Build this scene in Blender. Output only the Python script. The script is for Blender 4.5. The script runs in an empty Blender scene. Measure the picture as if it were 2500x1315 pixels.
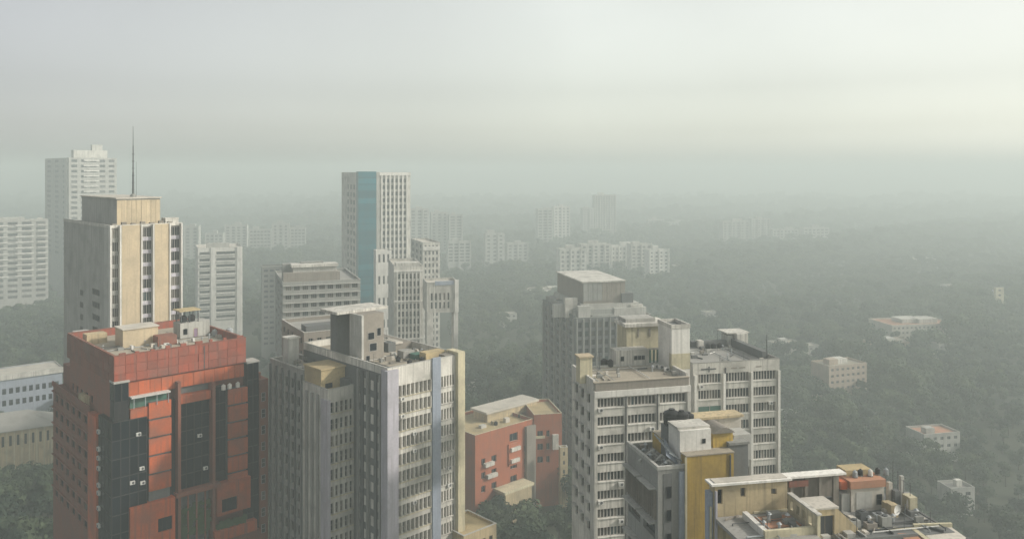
import bpy, math, random
from mathutils import Vector
random.seed(7)
R = math.radians
S = bpy.context.scene
COL = S.collection

# ---------------------------------------------------------------- camera, sky, sun, exposure
CAM_H = 125.0
FPX, CXP, HZ = 2000.0, 1250.0, 420.0          # focal length, centre column and horizon row measured on the photograph
cam_d = bpy.data.cameras.new('camera')
cam = bpy.data.objects.new('camera', cam_d); COL.objects.link(cam)
cam.location = (0, 0, CAM_H); cam.rotation_euler = (R(90), 0, 0)
cam_d.sensor_width = 36.0
cam_d.lens = 36.0 * FPX / 2500.0
cam_d.shift_y = -(657.5 - HZ) / 2500.0
cam_d.clip_start = 1.0; cam_d.clip_end = 30000.0
S.camera = cam

SUN_EL, SUN_AZ = 30.0, 92.0                    # degrees; azimuth clockwise from the viewing direction (+Y)
world = bpy.data.worlds.new('World'); S.world = world; world.use_nodes = True
nt = world.node_tree; nt.nodes.clear()
def wn(t, **kw):
    n = nt.nodes.new(t)
    for k, v in kw.items(): setattr(n, k, v)
    return n
sky = wn('ShaderNodeTexSky', sky_type='NISHITA', sun_disc=False)
sky.sun_elevation = R(SUN_EL); sky.sun_rotation = R(SUN_AZ)
sky.air_density = 1.0; sky.dust_density = 3.0; sky.ozone_density = 1.0; sky.altitude = 100
hs = wn('ShaderNodeHueSaturation'); hs.inputs['Saturation'].default_value = 0.18
tc = wn('ShaderNodeTexCoord'); sx = wn('ShaderNodeSeparateXYZ')
rmp = wn('ShaderNodeValToRGB')
rmp.color_ramp.interpolation = 'LINEAR'
e = rmp.color_ramp.elements
e[0].position = 0.0; e[0].color = (2.3, 2.3, 2.3, 1)
em = e.new(0.05); em.color = (1.45, 1.45, 1.43, 1)
em = e.new(0.10); em.color = (1.17, 1.17, 1.16, 1)
e[-1].position = 0.20; e[-1].color = (1.12, 1.12, 1.12, 1)
mul = wn('ShaderNodeMix', data_type='RGBA', blend_type='MULTIPLY'); mul.inputs[0].default_value = 1.0
bg = wn('ShaderNodeBackground'); bg.inputs['Strength'].default_value = 0.15
out = wn('ShaderNodeOutputWorld')
L = nt.links.new
L(sky.outputs[0], hs.inputs['Color'])
L(tc.outputs['Generated'], sx.inputs[0]); L(sx.outputs['Z'], rmp.inputs[0])
L(hs.outputs[0], mul.inputs[6]); L(rmp.outputs[0], mul.inputs[7])
# the sky is warmer and brighter on the sun's side, cooler away from it
dp = wn('ShaderNodeVectorMath', operation='DOT_PRODUCT'); dp.inputs[1].default_value = (math.sin(R(SUN_AZ)), math.cos(R(SUN_AZ)), 0)
side = wn('ShaderNodeMapRange'); side.inputs[1].default_value = -1; side.inputs[2].default_value = 1
tint = wn('ShaderNodeValToRGB'); te = tint.color_ramp.elements
te[0].position = 0.15; te[0].color = (0.585, 0.58, 0.61, 1); te[1].position = 0.52; te[1].color = (1.17, 1.18, 1.08, 1)
tm = te.new(0.80); tm.color = (0.91, 0.91, 0.83, 1)
mul2 = wn('ShaderNodeMix', data_type='RGBA', blend_type='MULTIPLY'); mul2.inputs[0].default_value = 1.0
L(tc.outputs['Generated'], dp.inputs[0]); L(dp.outputs['Value'], side.inputs[0]); L(side.outputs[0], tint.inputs[0])
L(mul.outputs[2], mul2.inputs[6]); L(tint.outputs[0], mul2.inputs[7])
# faint uneven smoke in the upper air
smk = wn('ShaderNodeTexNoise'); smk.inputs['Scale'].default_value = 3.0; smk.inputs['Detail'].default_value = 5
smm = wn('ShaderNodeMapping'); smm.inputs['Scale'].default_value = (1, 1, 1.6)
smr = wn('ShaderNodeMapRange'); smr.inputs[1].default_value = 0.3; smr.inputs[2].default_value = 0.7; smr.inputs[3].default_value = 0.96; smr.inputs[4].default_value = 1.04
mul3 = wn('ShaderNodeMix', data_type='RGBA', blend_type='MULTIPLY'); mul3.inputs[0].default_value = 1.0
L(tc.outputs['Generated'], smm.inputs[0]); L(smm.outputs[0], smk.inputs['Vector']); L(smk.outputs[0], smr.inputs[0])
L(mul2.outputs[2], mul3.inputs[6]); L(smr.outputs[0], mul3.inputs[7])
L(mul3.outputs[2], bg.inputs['Color']); L(bg.outputs[0], out.inputs[0])

sun_d = bpy.data.lights.new('sun', 'SUN'); sun = bpy.data.objects.new('sun', sun_d); COL.objects.link(sun)
sun_d.energy = 3.0; sun_d.angle = R(3); sun_d.color = (1.0, 0.94, 0.85)
sdir = Vector((math.sin(R(SUN_AZ)) * math.cos(R(SUN_EL)), math.cos(R(SUN_AZ)) * math.cos(R(SUN_EL)), math.sin(R(SUN_EL))))
sun.rotation_euler = sdir.to_track_quat('Z', 'Y').to_euler()
sun.location = (200, -100, 300)

S.view_settings.view_transform = 'Standard'; S.view_settings.look = 'None'
S.view_settings.exposure = 0.30; S.view_settings.gamma = 1.0
S.view_settings.use_curve_mapping = False
S.render.engine = 'CYCLES'
S.cycles.max_bounces = 6; S.cycles.volume_bounces = 3; S.cycles.use_denoising = True
S.cycles.transparent_max_bounces = 4

# ---------------------------------------------------------------- materials
def principled(name):
    m = bpy.data.materials.new(name); m.use_nodes = True
    n = m.node_tree.nodes; p = n['Principled BSDF']
    return m, m.node_tree, p
_paint = {}
def paint(name, col, stain=0.35, rough=0.9, streak=True, scale=1.0, grime=(0.10, 0.095, 0.085), vary=0.10):
    if name in _paint: return _paint[name]
    m, t, p = principled(name); n = t.nodes; l = t.links.new
    tcn = n.new('ShaderNodeTexCoord')
    big = n.new('ShaderNodeTexNoise'); big.inputs['Scale'].default_value = 0.22 * scale; big.inputs['Detail'].default_value = 5
    l(tcn.outputs['Object'], big.inputs['Vector'])
    mp = n.new('ShaderNodeMapping'); mp.inputs['Scale'].default_value = (1.5, 1.5, 0.06)
    l(tcn.outputs['Object'], mp.inputs['Vector'])
    stk = n.new('ShaderNodeTexNoise'); stk.inputs['Scale'].default_value = 1.3 * scale; stk.inputs['Detail'].default_value = 4
    l(mp.outputs[0], stk.inputs['Vector'])
    fine = n.new('ShaderNodeTexNoise'); fine.inputs['Scale'].default_value = 2.4; fine.inputs['Detail'].default_value = 4
    l(tcn.outputs['Object'], fine.inputs['Vector'])
    r1 = n.new('ShaderNodeMapRange'); r1.inputs[1].default_value = 0.42; r1.inputs[2].default_value = 0.66
    l(big.outputs[0], r1.inputs[0])
    r2 = n.new('ShaderNodeMapRange'); r2.inputs[1].default_value = 0.44; r2.inputs[2].default_value = 0.66
    l((stk if streak else fine).outputs[0], r2.inputs[0])
    ad = n.new('ShaderNodeMath'); ad.operation = 'MAXIMUM'
    l(r1.outputs[0], ad.inputs[0]); l(r2.outputs[0], ad.inputs[1])
    sc = n.new('ShaderNodeMath'); sc.operation = 'MULTIPLY'; sc.inputs[1].default_value = stain
    l(ad.outputs[0], sc.inputs[0])
    mx = n.new('ShaderNodeMix'); mx.data_type = 'RGBA'
    mx.inputs[6].default_value = (*col, 1)
    mx.inputs[7].default_value = (*[0.35 * c + 0.65 * g for c, g in zip(col, grime)], 1)
    l(sc.outputs[0], mx.inputs[0])
    # fine mottling
    fr = n.new('ShaderNodeMapRange'); fr.inputs[3].default_value = 0.82; fr.inputs[4].default_value = 1.16
    l(fine.outputs[0], fr.inputs[0])
    mm = n.new('ShaderNodeMix'); mm.data_type = 'RGBA'; mm.blend_type = 'MULTIPLY'; mm.inputs[0].default_value = 1
    l(mx.outputs[2], mm.inputs[6]); l(fr.outputs[0], mm.inputs[7])
    oi = n.new('ShaderNodeObjectInfo'); vr = n.new('ShaderNodeMapRange'); vr.inputs[3].default_value = 1-vary; vr.inputs[4].default_value = 1+vary
    l(oi.outputs['Random'], vr.inputs[0])
    mv = n.new('ShaderNodeMix'); mv.data_type = 'RGBA'; mv.blend_type = 'MULTIPLY'; mv.inputs[0].default_value = 1
    l(mm.outputs[2], mv.inputs[6]); l(vr.outputs[0], mv.inputs[7]); l(mv.outputs[2], p.inputs['Base Color'])
    p.inputs['Roughness'].default_value = rough
    p.inputs['Specular IOR Level'].default_value = 0.25
    bp = n.new('ShaderNodeBump'); bp.inputs['Strength'].default_value = 0.35; bp.inputs['Distance'].default_value = 0.05
    l(fine.outputs[0], bp.inputs['Height']); l(bp.outputs[0], p.inputs['Normal'])
    _paint[name] = m
    return m
def glass(name, cols, rough=0.18, spec=0.35):
    m, t, p = principled(name); n = t.nodes; l = t.links.new
    oi = n.new('ShaderNodeObjectInfo')
    rp = n.new('ShaderNodeValToRGB'); rp.color_ramp.interpolation = 'CONSTANT'
    el = rp.color_ramp.elements
    while len(el) < len(cols): el.new(0.5)
    pos = 0.0
    for q, (w, c) in zip(el, cols):
        q.position = pos; q.color = (*c, 1); pos += w
    l(oi.outputs['Random'], rp.inputs[0]); l(rp.outputs[0], p.inputs['Base Color'])
    p.inputs['Roughness'].default_value = rough
    p.inputs['Specular IOR Level'].default_value = spec
    return m
M = {}
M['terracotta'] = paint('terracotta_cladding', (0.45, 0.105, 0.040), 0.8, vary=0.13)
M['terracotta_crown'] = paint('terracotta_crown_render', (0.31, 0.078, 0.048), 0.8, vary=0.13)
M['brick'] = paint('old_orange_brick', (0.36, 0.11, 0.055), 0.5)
M['terracotta_shade'] = paint('dark_shaded_terracotta', (0.22, 0.085, 0.058), 0.6)  # darker terracotta: flank shade put into the colour, also serves fins and trim
M['cream'] = paint('cream_paint', (0.50, 0.405, 0.275), 0.4, vary=0.06)
M['ochre_light'] = paint('beige_paint', (0.50, 0.40, 0.245), 0.75)
M['plaster'] = paint('old_pink_plaster', (0.44, 0.35, 0.28), 0.5)
M['white'] = paint('white_wall_paint', (0.58, 0.555, 0.505), 0.8)
M['white_clean'] = paint('white_paint', (0.68, 0.655, 0.61), 0.45)
M['pale_grey'] = paint('pale_grey_render', (0.43, 0.42, 0.39), 0.55)
M['grey'] = paint('grey_concrete', (0.26, 0.26, 0.245), 0.5)
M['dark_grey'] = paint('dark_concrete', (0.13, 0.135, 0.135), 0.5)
M['brown_grey'] = paint('brown_grey_concrete', (0.23, 0.205, 0.175), 0.5)
M['lilac'] = paint('lilac_grey_paint', (0.44, 0.42, 0.465), 0.5)
M['blue_grey'] = paint('blue_grey_paint', (0.30, 0.335, 0.40), 0.35)
M['cream_edge'] = paint('yellow_cream_paint', (0.53, 0.475, 0.33), 0.65)
M['yellow'] = paint('yellow_ochre_paint', (0.45, 0.305, 0.065), 0.85, grime=(0.12, 0.09, 0.05))
M['roof'] = paint('roof_screed', (0.36, 0.315, 0.25), 0.65, streak=False)
M['roof_pale'] = paint('pale_roof_screed', (0.52, 0.48, 0.42), 0.55, streak=False)
M['roof_grey'] = paint('grey_roof_screed', (0.30, 0.29, 0.27), 0.6, streak=False)
M['roof_yellow'] = paint('yellowed_roof_screed', (0.46, 0.36, 0.20), 0.65, streak=False)
M['roof_tile'] = paint('clay_roof_paving', (0.42, 0.21, 0.13), 0.6, streak=False)
M['metal'] = paint('galvanised_metal', (0.33, 0.35, 0.36), 0.3, rough=0.5)
M['dark_metal'] = paint('dark_painted_metal', (0.07, 0.075, 0.08), 0.3, rough=0.6)
M['black'] = paint('black_plastic', (0.014, 0.014, 0.016), 0.2, rough=0.5)
M['ac'] = paint('off_white_casing', (0.58, 0.57, 0.54), 0.3, rough=0.6)
M['teal'] = paint('teal_glazing', (0.010, 0.125, 0.165), 0.4, rough=0.3, vary=0.28)
M['green'] = paint('green_sheet', (0.05, 0.13, 0.10), 0.4, rough=0.7)
M['purple'] = paint('faded_purple_paint', (0.24, 0.17, 0.24), 0.4)
M['leaf_pot'] = paint('planter_greenery', (0.05, 0.085, 0.03), 0.4)
M['frame'] = paint('window_frame_paint', (0.40, 0.38, 0.35), 0.3)
M['frame_dark'] = paint('dark_window_frame', (0.035, 0.034, 0.034), 0.3)
M['glass'] = glass('window_glass', [(0.34, (0.012, 0.015, 0.018)), (0.24, (0.035, 0.034, 0.033)), (0.20, (0.075, 0.068, 0.06)),
                                    (0.12, (0.15, 0.135, 0.115)), (0.10, (0.03, 0.05, 0.055))])
M['glass_dark'] = glass('dark_tinted_glass', [(0.5, (0.006, 0.009, 0.013)), (0.3, (0.008, 0.013, 0.018)), (0.2, (0.013, 0.017, 0.022))], rough=0.12, spec=0.16)
M['glass_far'] = glass('far_window_glass', [(0.4, (0.03, 0.035, 0.04)), (0.3, (0.06, 0.065, 0.07)), (0.3, (0.11, 0.11, 0.11))], rough=0.4)
M['ground'] = paint('woodland_floor', (0.035, 0.042, 0.024), 0.5, streak=False, scale=0.15, grime=(0.06, 0.055, 0.035))
M['asphalt'] = paint('asphalt', (0.05, 0.05, 0.05), 0.3, streak=False)
M['bark'] = paint('bark', (0.06, 0.045, 0.032), 0.3)
def leaf_mat(name, a, b):
    m, t, p = principled(name); n = t.nodes; l = t.links.new
    oi = n.new('ShaderNodeObjectInfo')
    tcn = n.new('ShaderNodeTexCoord')
    ns = n.new('ShaderNodeTexNoise'); ns.inputs['Scale'].default_value = 0.7; ns.inputs['Detail'].default_value = 4
    l(tcn.outputs['Object'], ns.inputs['Vector'])
    av = n.new('ShaderNodeMath'); av.operation = 'MULTIPLY_ADD'; av.inputs[1].default_value = 0.95
    l(oi.outputs['Random'], av.inputs[0])
    mr = n.new('ShaderNodeMapRange'); mr.inputs[1].default_value = 0.3; mr.inputs[2].default_value = 0.7; mr.inputs[3].default_value = -0.15; mr.inputs[4].default_value = 0.3
    l(ns.outputs[0], mr.inputs[0]); l(mr.outputs[0], av.inputs[2])
    ge = n.new('ShaderNodeNewGeometry'); pn = n.new('ShaderNodeTexNoise'); pn.inputs['Scale'].default_value = 0.018; pn.inputs['Detail'].default_value = 3
    l(ge.outputs['Position'], pn.inputs['Vector'])
    pr = n.new('ShaderNodeMapRange'); pr.inputs[1].default_value = 0.35; pr.inputs[2].default_value = 0.65; pr.inputs[3].default_value = -0.35; pr.inputs[4].default_value = 0.35
    l(pn.outputs[0], pr.inputs[0]); sm = n.new('ShaderNodeMath'); sm.operation = 'ADD'; sm.use_clamp = True
    l(av.outputs[0], sm.inputs[0]); l(pr.outputs[0], sm.inputs[1])
    mx = n.new('ShaderNodeMix'); mx.data_type = 'RGBA'
    mx.inputs[6].default_value = (*a, 1); mx.inputs[7].default_value = (*b, 1)
    l(sm.outputs[0], mx.inputs[0]); l(mx.outputs[2], p.inputs['Base Color'])
    p.inputs['Roughness'].default_value = 0.75; p.inputs['Specular IOR Level'].default_value = 0.2
    return m
M['leaf'] = leaf_mat('tree_foliage', (0.016, 0.030, 0.020), (0.066, 0.088, 0.044))

# ---------------------------------------------------------------- mesh helpers
class MB:
    def __init__(s): s.v = []; s.f = []; s.m = []
    def quad(s, a, b, c, d, m=0):
        i = len(s.v); s.v += [tuple(a), tuple(b), tuple(c), tuple(d)]; s.f.append((i, i+1, i+2, i+3)); s.m.append(m)
    def tri(s, a, b, c, m=0):
        i = len(s.v); s.v += [tuple(a), tuple(b), tuple(c)]; s.f.append((i, i+1, i+2)); s.m.append(m)
    def box(s, x0, x1, y0, y1, z0, z1, m=0, top=None):
        if x0 > x1: x0, x1 = x1, x0
        if y0 > y1: y0, y1 = y1, y0
        i = len(s.v)
        s.v += [(x0,y0,z0),(x1,y0,z0),(x1,y1,z0),(x0,y1,z0),(x0,y0,z1),(x1,y0,z1),(x1,y1,z1),(x0,y1,z1)]
        s.f += [(i+3,i+2,i+1,i),(i+4,i+5,i+6,i+7),(i,i+1,i+5,i+4),(i+1,i+2,i+6,i+5),(i+2,i+3,i+7,i+6),(i+3,i,i+4,i+7)]
        s.m += [m, m if top is None else top, m, m, m, m]
        return s
    def cyl(s, cx, cy, z0, z1, r0, r1=None, n=14, m=0):
        r1 = r0 if r1 is None else r1
        i = len(s.v)
        for k in range(n):
            a = 2*math.pi*k/n
            s.v += [(cx+r0*math.cos(a), cy+r0*math.sin(a), z0), (cx+r1*math.cos(a), cy+r1*math.sin(a), z1)]
        for k in range(n):
            j = (k+1) % n
            s.f.append((i+2*k, i+2*j, i+2*j+1, i+2*k+1)); s.m.append(m)
        s.f.append(tuple(i+2*k+1 for k in range(n))); s.m.append(m)
        return s
    def tube(s, p, q, r0, r1=None, n=6, m=0):
        r1 = r0 if r1 is None else r1
        p = Vector(p); q = Vector(q); d = (q-p).normalized()
        a = d.orthogonal().normalized(); b = d.cross(a); i = len(s.v)
        for k in range(n):
            t = 2*math.pi*k/n; o = a*math.cos(t)+b*math.sin(t)
            s.v += [tuple(p+o*r0), tuple(q+o*r1)]
        for k in range(n):
            j = (k+1) % n
            s.f.append((i+2*k, i+2*j, i+2*j+1, i+2*k+1)); s.m.append(m)
        s.f.append(tuple(i+2*k+1 for k in range(n))); s.m.append(m)
        s.f.append(tuple(i+2*k for k in reversed(range(n)))); s.m.append(m)
        return s
    def mesh(s, name, mats):
        me = bpy.data.meshes.new(name); me.from_pydata(s.v, [], s.f)
        for mt in (mats if isinstance(mats, (list, tuple)) else [mats]): me.materials.append(mt)
        me.polygons.foreach_set('material_index', s.m); me.update()
        return me
    def build(s, name, mats, parent=None, loc=None, rz=0.0):
        return link(name, s.mesh(name, mats), parent, loc, rz)
def link(name, me, parent=None, loc=None, rz=0.0):
    o = bpy.data.objects.new(name, me); COL.objects.link(o)
    if parent is not None: o.parent = parent
    if loc is not None: o.location = loc
    if rz: o.rotation_euler = (0, 0, rz)
    return o
def tag(o, label=None, cat=None, group=None, kind=None):
    if label: o['label'] = label
    if cat: o['category'] = cat
    if group: o['group'] = group
    if kind: o['kind'] = kind
    return o
def empty(name, label, cat, loc, rz=0.0, group=None):
    o = bpy.data.objects.new(name, None); COL.objects.link(o); o.empty_display_size = 1
    o.location = loc; o.rotation_euler = (0, 0, rz)
    return tag(o, label, cat, group)
def bx(name, parent, mat, x0, x1, y0, y1, z0, z1, top=None):
    mb = MB(); mb.box(x0, x1, y0, y1, z0, z1, 0, None if top is None else 1)
    return mb.build(name, [mat] if top is None else [mat, top], parent)

FOOT = []      # footprints, for keeping trees out
class Block:
    """a building with its near corner on photo column X at distance d, its front running off at angle th and its flank at th+90"""
    def __init__(s, name, label, cat, X, d, th, XR=None, XL=None, Y=None, W=None, D=None, group=None, top=None):
        s.t0 = (X-CXP)/FPX; s.cx = s.t0*d; s.cy = d; s.th = R(th)
        s.u = (math.cos(s.th), math.sin(s.th)); s.w = (-math.sin(s.th), math.cos(s.th))
        s.W = W if W is not None else s.lx(XR)
        s.D = D if D is not None else s.ly(XL)
        s.top = top if top is not None else CAM_H-(Y-HZ)/FPX*d
        s.root = empty(name, label, cat, (s.cx, s.cy, 0), s.th, group)
        if s.W <= 0 or s.D <= 0 or s.W > 80 or s.D > 80: print('BAD', name, X, s.W, s.D)
        FOOT.append(s)
    def lx(s, X, y=0.0):
        t = (X-CXP)/FPX
        return (t*(s.cy+y*s.w[1]) - s.cx - y*s.w[0]) / (s.u[0]-t*s.u[1])
    def ly(s, X, x=0.0):
        t = (X-CXP)/FPX
        return (t*(s.cy+x*s.u[1]) - s.cx - x*s.u[0]) / (s.w[0]-t*s.w[1])
    def dep(s, x, y): return s.cy+x*s.u[1]+y*s.w[1]
    def z(s, x, y, Y): return CAM_H-(Y-HZ)/FPX*s.dep(x, y)
    def g(s, X, Y, z):
        """local x, y of the point at height z seen at photo pixel X, Y"""
        d = (CAM_H-z)*FPX/(Y-HZ); wx = (X-CXP)/FPX*d-s.cx; wy = d-s.cy
        return wx*s.u[0]+wy*s.u[1], wx*s.w[0]+wy*s.w[1]
    def world(s, x, y, z=0.0): return Vector((s.cx+x*s.u[0]+y*s.w[0], s.cy+x*s.u[1]+y*s.w[1], z))
    def zlow(s, x=0, y=0): return CAM_H-(1315-HZ)/FPX*s.dep(x, y)-3.0

def facade(mb, side, W, D, z0, z1, ops, a0, a1, depth=0.28, x0=0.0, y0=0.0):
    """one wall with rectangular holes and reveals. side f: y=y0 plane; l: x=x0 plane; r: x=W plane; k: y=D plane"""
    def pt(q, z, dp):
        if side == 'f': return (q, y0+dp, z)
        if side == 'l': return (x0+dp, q, z)
        if side == 'r': return (W-dp, q, z)
        return (q, D-dp, z)
    qs = sorted({a0, a1, *[round(o[0], 4) for o in ops], *[round(o[1], 4) for o in ops]})
    zs = sorted({z0, z1, *[round(o[2], 4) for o in ops], *[round(o[3], 4) for o in ops]})
    for za, zb in zip(zs, zs[1:]):
        zm = (za+zb)/2
        row = [o for o in ops if o[2] < zm < o[3]]
        run = None
        for qa, qb in zip(qs, qs[1:]):
            qm = (qa+qb)/2
            hole = any(o[0] < qm < o[1] for o in row)
            if hole:
                if run is not None: mb.quad(pt(run, za, 0), pt(qa, za, 0), pt(qa, zb, 0), pt(run, zb, 0)); run = None
            elif run is None: run = qa
        if run is not None: mb.quad(pt(run, za, 0), pt(qs[-1], za, 0), pt(qs[-1], zb, 0), pt(run, zb, 0))
    for a, b, c, d in ops:
        mb.quad(pt(a, c, 0), pt(b, c, 0), pt(b, c, depth), pt(a, c, depth))
        mb.quad(pt(a, d, 0), pt(b, d, 0), pt(b, d, depth), pt(a, d, depth))
        mb.quad(pt(a, c, 0), pt(a, d, 0), pt(a, d, depth), pt(a, c, depth))
        mb.quad(pt(b, c, 0), pt(b, d, 0), pt(b, d, depth), pt(b, c, depth))

_win = {}
def win_mesh(w, h, nx=1, nz=1, fr='frame', gl='glass', fw=0.06):
    key = (round(w, 2), round(h, 2), nx, nz, fr, gl, fw)
    if key not in _win:
        mb = MB()
        mb.quad((0, 0.05, 0), (w, 0.05, 0), (w, 0.05, h), (0, 0.05, h), 1)
        for k in range(nx+1):
            x = min(max(w*k/nx-fw/2, 0), w-fw); mb.box(x, x+fw, 0, 0.045, 0, h, 0)
        for k in range(nz+1):
            z = min(max(h*k/nz-fw/2, 0), h-fw); mb.box(fw, w-fw, 0.005, 0.04, z, z+fw, 0)
        _win[key] = mb.mesh('window', [M[fr], M[gl]])
    return _win[key]
def pane_mesh(w, h, gl='glass'):
    key = ('pane', round(w, 2), round(h, 2), gl)
    if key not in _win:
        mb = MB(); mb.quad((0.005, 0.05, 0.005), (w-0.005, 0.05, 0.005), (w-0.005, 0.05, h-0.005), (0.005, 0.05, h-0.005)); _win[key] = mb.mesh('pane', [M[gl]])
    return _win[key]
def frame_mesh(w, h, nx=1, nz=1, fr='frame', fw=0.07):
    key = ('frame', round(w, 2), round(h, 2), nx, nz, fr, fw)
    if key not in _win:
        mb = MB()
        for k in range(nx+1):
            x = min(max(w*k/nx-fw/2, 0), w-fw); mb.box(x, x+fw, 0, 0.045, 0, h, 0)
        for k in range(nz+1):
            z = min(max(h*k/nz-fw/2, 0), h-fw); mb.box(fw, w-fw, 0.005, 0.04, z, z+fw, 0)
        _win[key] = mb.mesh('window', [M[fr]])
    return _win[key]
def framed_window(root, w, h, loc, rz=0.0, nx=1, nz=1, fr='frame', gl='glass', fw=0.07):
    f_ = link('window', frame_mesh(w, h, nx, nz, fr, fw), root, loc, rz)
    link('pane', pane_mesh(w, h, gl), f_)
    return f_
def put_windows(root, side, W, D, ops, depth=0.28, nx=1, nz=1, fr='frame', gl='glass', fw=0.06, x0=0.0, y0=0.0, split=False):
    for a, b, c, d in ops:
        k = depth-0.06
        if split and side == 'f': framed_window(root, b-a, d-c, (a, k, c), 0, nx, nz, fr, gl, fw); continue
        me = win_mesh(b-a, d-c, nx, nz, fr, gl, fw)
        if side == 'f': link('window', me, root, (a, y0+k, c))
        elif side == 'l': link('window', me, root, (x0+k, b, c), R(-90))
        elif side == 'r': link('window', me, root, (W-k, a, c), R(90))
def rows(ztop, dz, h, zmin):
    z = ztop; o = []
    while z-h > zmin: o.append((z-h, z)); z -= dz
    return o
def cols(a, b, n, wf=0.6, wabs=None):
    p = (b-a)/n; w = wabs if wabs else p*wf
    return [(a+p*(k+.5)-w/2, a+p*(k+.5)+w/2) for k in range(n)]
def grid(cs, rs): return [(a, b, c, d) for c, d in rs for a, b in cs]

def shell(blk, mat, z0=0.0, z1=None, f=(), l=(), r=(), x0=0.0, x1=None, y0=0.0, y1=None, par=0.9, roof='roof', depth=0.28, name='wall', coping=True, pt=0.25, cop='pale_grey'):
    """walls with holes + parapet + roof slab"""
    z1 = blk.top if z1 is None else z1
    x1 = blk.W if x1 is None else x1; y1 = blk.D if y1 is None else y1
    mb = MB()
    facade(mb, 'f', x1, y1, z0, z1, list(f), x0, x1, depth, x0, y0)
    facade(mb, 'l', x1, y1, z0, z1, list(l), y0, y1, depth, x0, y0)
    facade(mb, 'r', x1, y1, z0, z1, list(r), y0, y1, depth, x0, y0)
    facade(mb, 'k', x1, y1, z0, z1, [], x0, x1, depth, x0, y0)
    if par > 0:
        a, b, c, d = x0+pt, x1-pt, y0+pt, y1-pt; zr = z1-par
        mb.quad((a,c,zr),(b,c,zr),(b,c,z1),(a,c,z1)); mb.quad((a,d,zr),(b,d,zr),(b,d,z1),(a,d,z1))
        mb.quad((a,c,zr),(a,d,zr),(a,d,z1),(a,c,z1)); mb.quad((b,c,zr),(b,d,zr),(b,d,z1),(b,c,z1))
        mb.quad((x0,y0,z1),(x1,y0,z1),(b,c,z1),(a,c,z1)); mb.quad((x1,y0,z1),(x1,y1,z1),(b,d,z1),(b,c,z1))
        mb.quad((x1,y1,z1),(x0,y1,z1),(a,d,z1),(b,d,z1)); mb.quad((x0,y1,z1),(x0,y0,z1),(a,c,z1),(a,d,z1))
    wl = mb.build(name, M[mat], blk.root)
    bx('roof', blk.root, M[roof], x0+0.26, x1-0.26, y0+0.26, y1-0.26, z1-par-0.3, z1-par)
    if coping and par > 0:
        cm = MB(); o = 0.06
        cm.box(x0-o, x1+o, y0-o, y0+pt+o, z1+0.002, z1+0.10); cm.box(x0-o, x1+o, y1-pt-o, y1+o, z1+0.002, z1+0.10)
        cm.box(x0-o, x0+pt+o, y0+pt+o, y1-pt-o, z1+0.002, z1+0.10); cm.box(x1-pt-o, x1+o, y0+pt+o, y1-pt-o, z1+0.002, z1+0.10)
        cm.build('coping', M[cop], blk.root)
    return wl

# rooftop things -----------------------------------------------------------------------------------
def water_tank(p, label, r=0.75, h=1.5, mat='black', group='water tanks on the roofs'):
    e_ = empty('water_tank', label, 'water tank', p, random.uniform(0, 3), group)
    mb = MB(); mb.cyl(0, 0, 0.12, h*0.82, r, n=16)
    for k in range(3): mb.cyl(0, 0, h*(0.15+0.22*k), h*(0.15+0.22*k)+0.07, r*1.035, n=16)
    mb.build('barrel', M[mat], e_)
    mb = MB(); mb.cyl(0, 0, h*0.82, h*0.97, r*0.98, r*0.42, n=16); mb.cyl(0, 0, h*0.97, h*1.04, r*0.4, n=12); mb.build('lid', M[mat], e_)
    mb = MB()
    for a in (0, 90, 180, 270): mb.box(r*0.7*math.cos(R(a))-0.12, r*0.7*math.cos(R(a))+0.12, r*0.7*math.sin(R(a))-0.12, r*0.7*math.sin(R(a))+0.12, 0, 0.12)
    mb.build('stand', M['grey'], e_)
    mb = MB(); mb.tube((r*1.02, 0, h*0.2), (r*1.02, 0, 0.02), 0.04); mb.build('pipe', M['metal'], e_)
    return e_
_ac = {}
def ac_unit(p, rz, label, group, s=1.0):
    e_ = empty('ac_unit', label, 'air conditioner', p, rz, group)
    if 'b' not in _ac:
        mb = MB(); mb.box(-0.45, 0.45, -0.42, -0.06, 0.06, 0.70); _ac['b'] = mb.mesh('casing', [M['ac']])
        mb = MB(); mb.cyl(0, 0, 0, 0.03, 0.24, n=12); me = mb.mesh('fan_grille', [M['dark_metal']]); _ac['g'] = me
        mb = MB(); mb.box(-0.4, -0.34, -0.45, 0, 0, 0.05); mb.box(0.34, 0.4, -0.45, 0, 0, 0.05); _ac['k'] = mb.mesh('bracket', [M['dark_metal']])
    link('casing', _ac['b'], e_); g_ = link('fan_grille', _ac['g'], e_, (0.1, -0.425, 0.38)); g_.rotation_euler = (R(90), 0, 0)
    link('bracket', _ac['k'], e_)
    e_.scale = (s, s, s)
    return e_
def mast(p, h, label, r=0.05, group=None, name='antenna_mast', bars=2):
    e_ = empty(name, label, 'antenna', p, random.uniform(0, 3), group)
    mb = MB(); mb.tube((0, 0, 0), (0, 0, h), r, r*0.6); mb.build('pole', M['dark_metal'], e_)
    mb = MB()
    for k in range(bars):
        z = h*(0.95-0.18*k); mb.tube((-0.5, 0, z), (0.5, 0, z), 0.02)
    if bars: mb.build('crossbar', M['dark_metal'], e_)
    mb = MB(); mb.box(-0.2, 0.2, -0.2, 0.2, 0, 0.12); mb.build('base_plate', M['dark_metal'], e_)
    return e_
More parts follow.
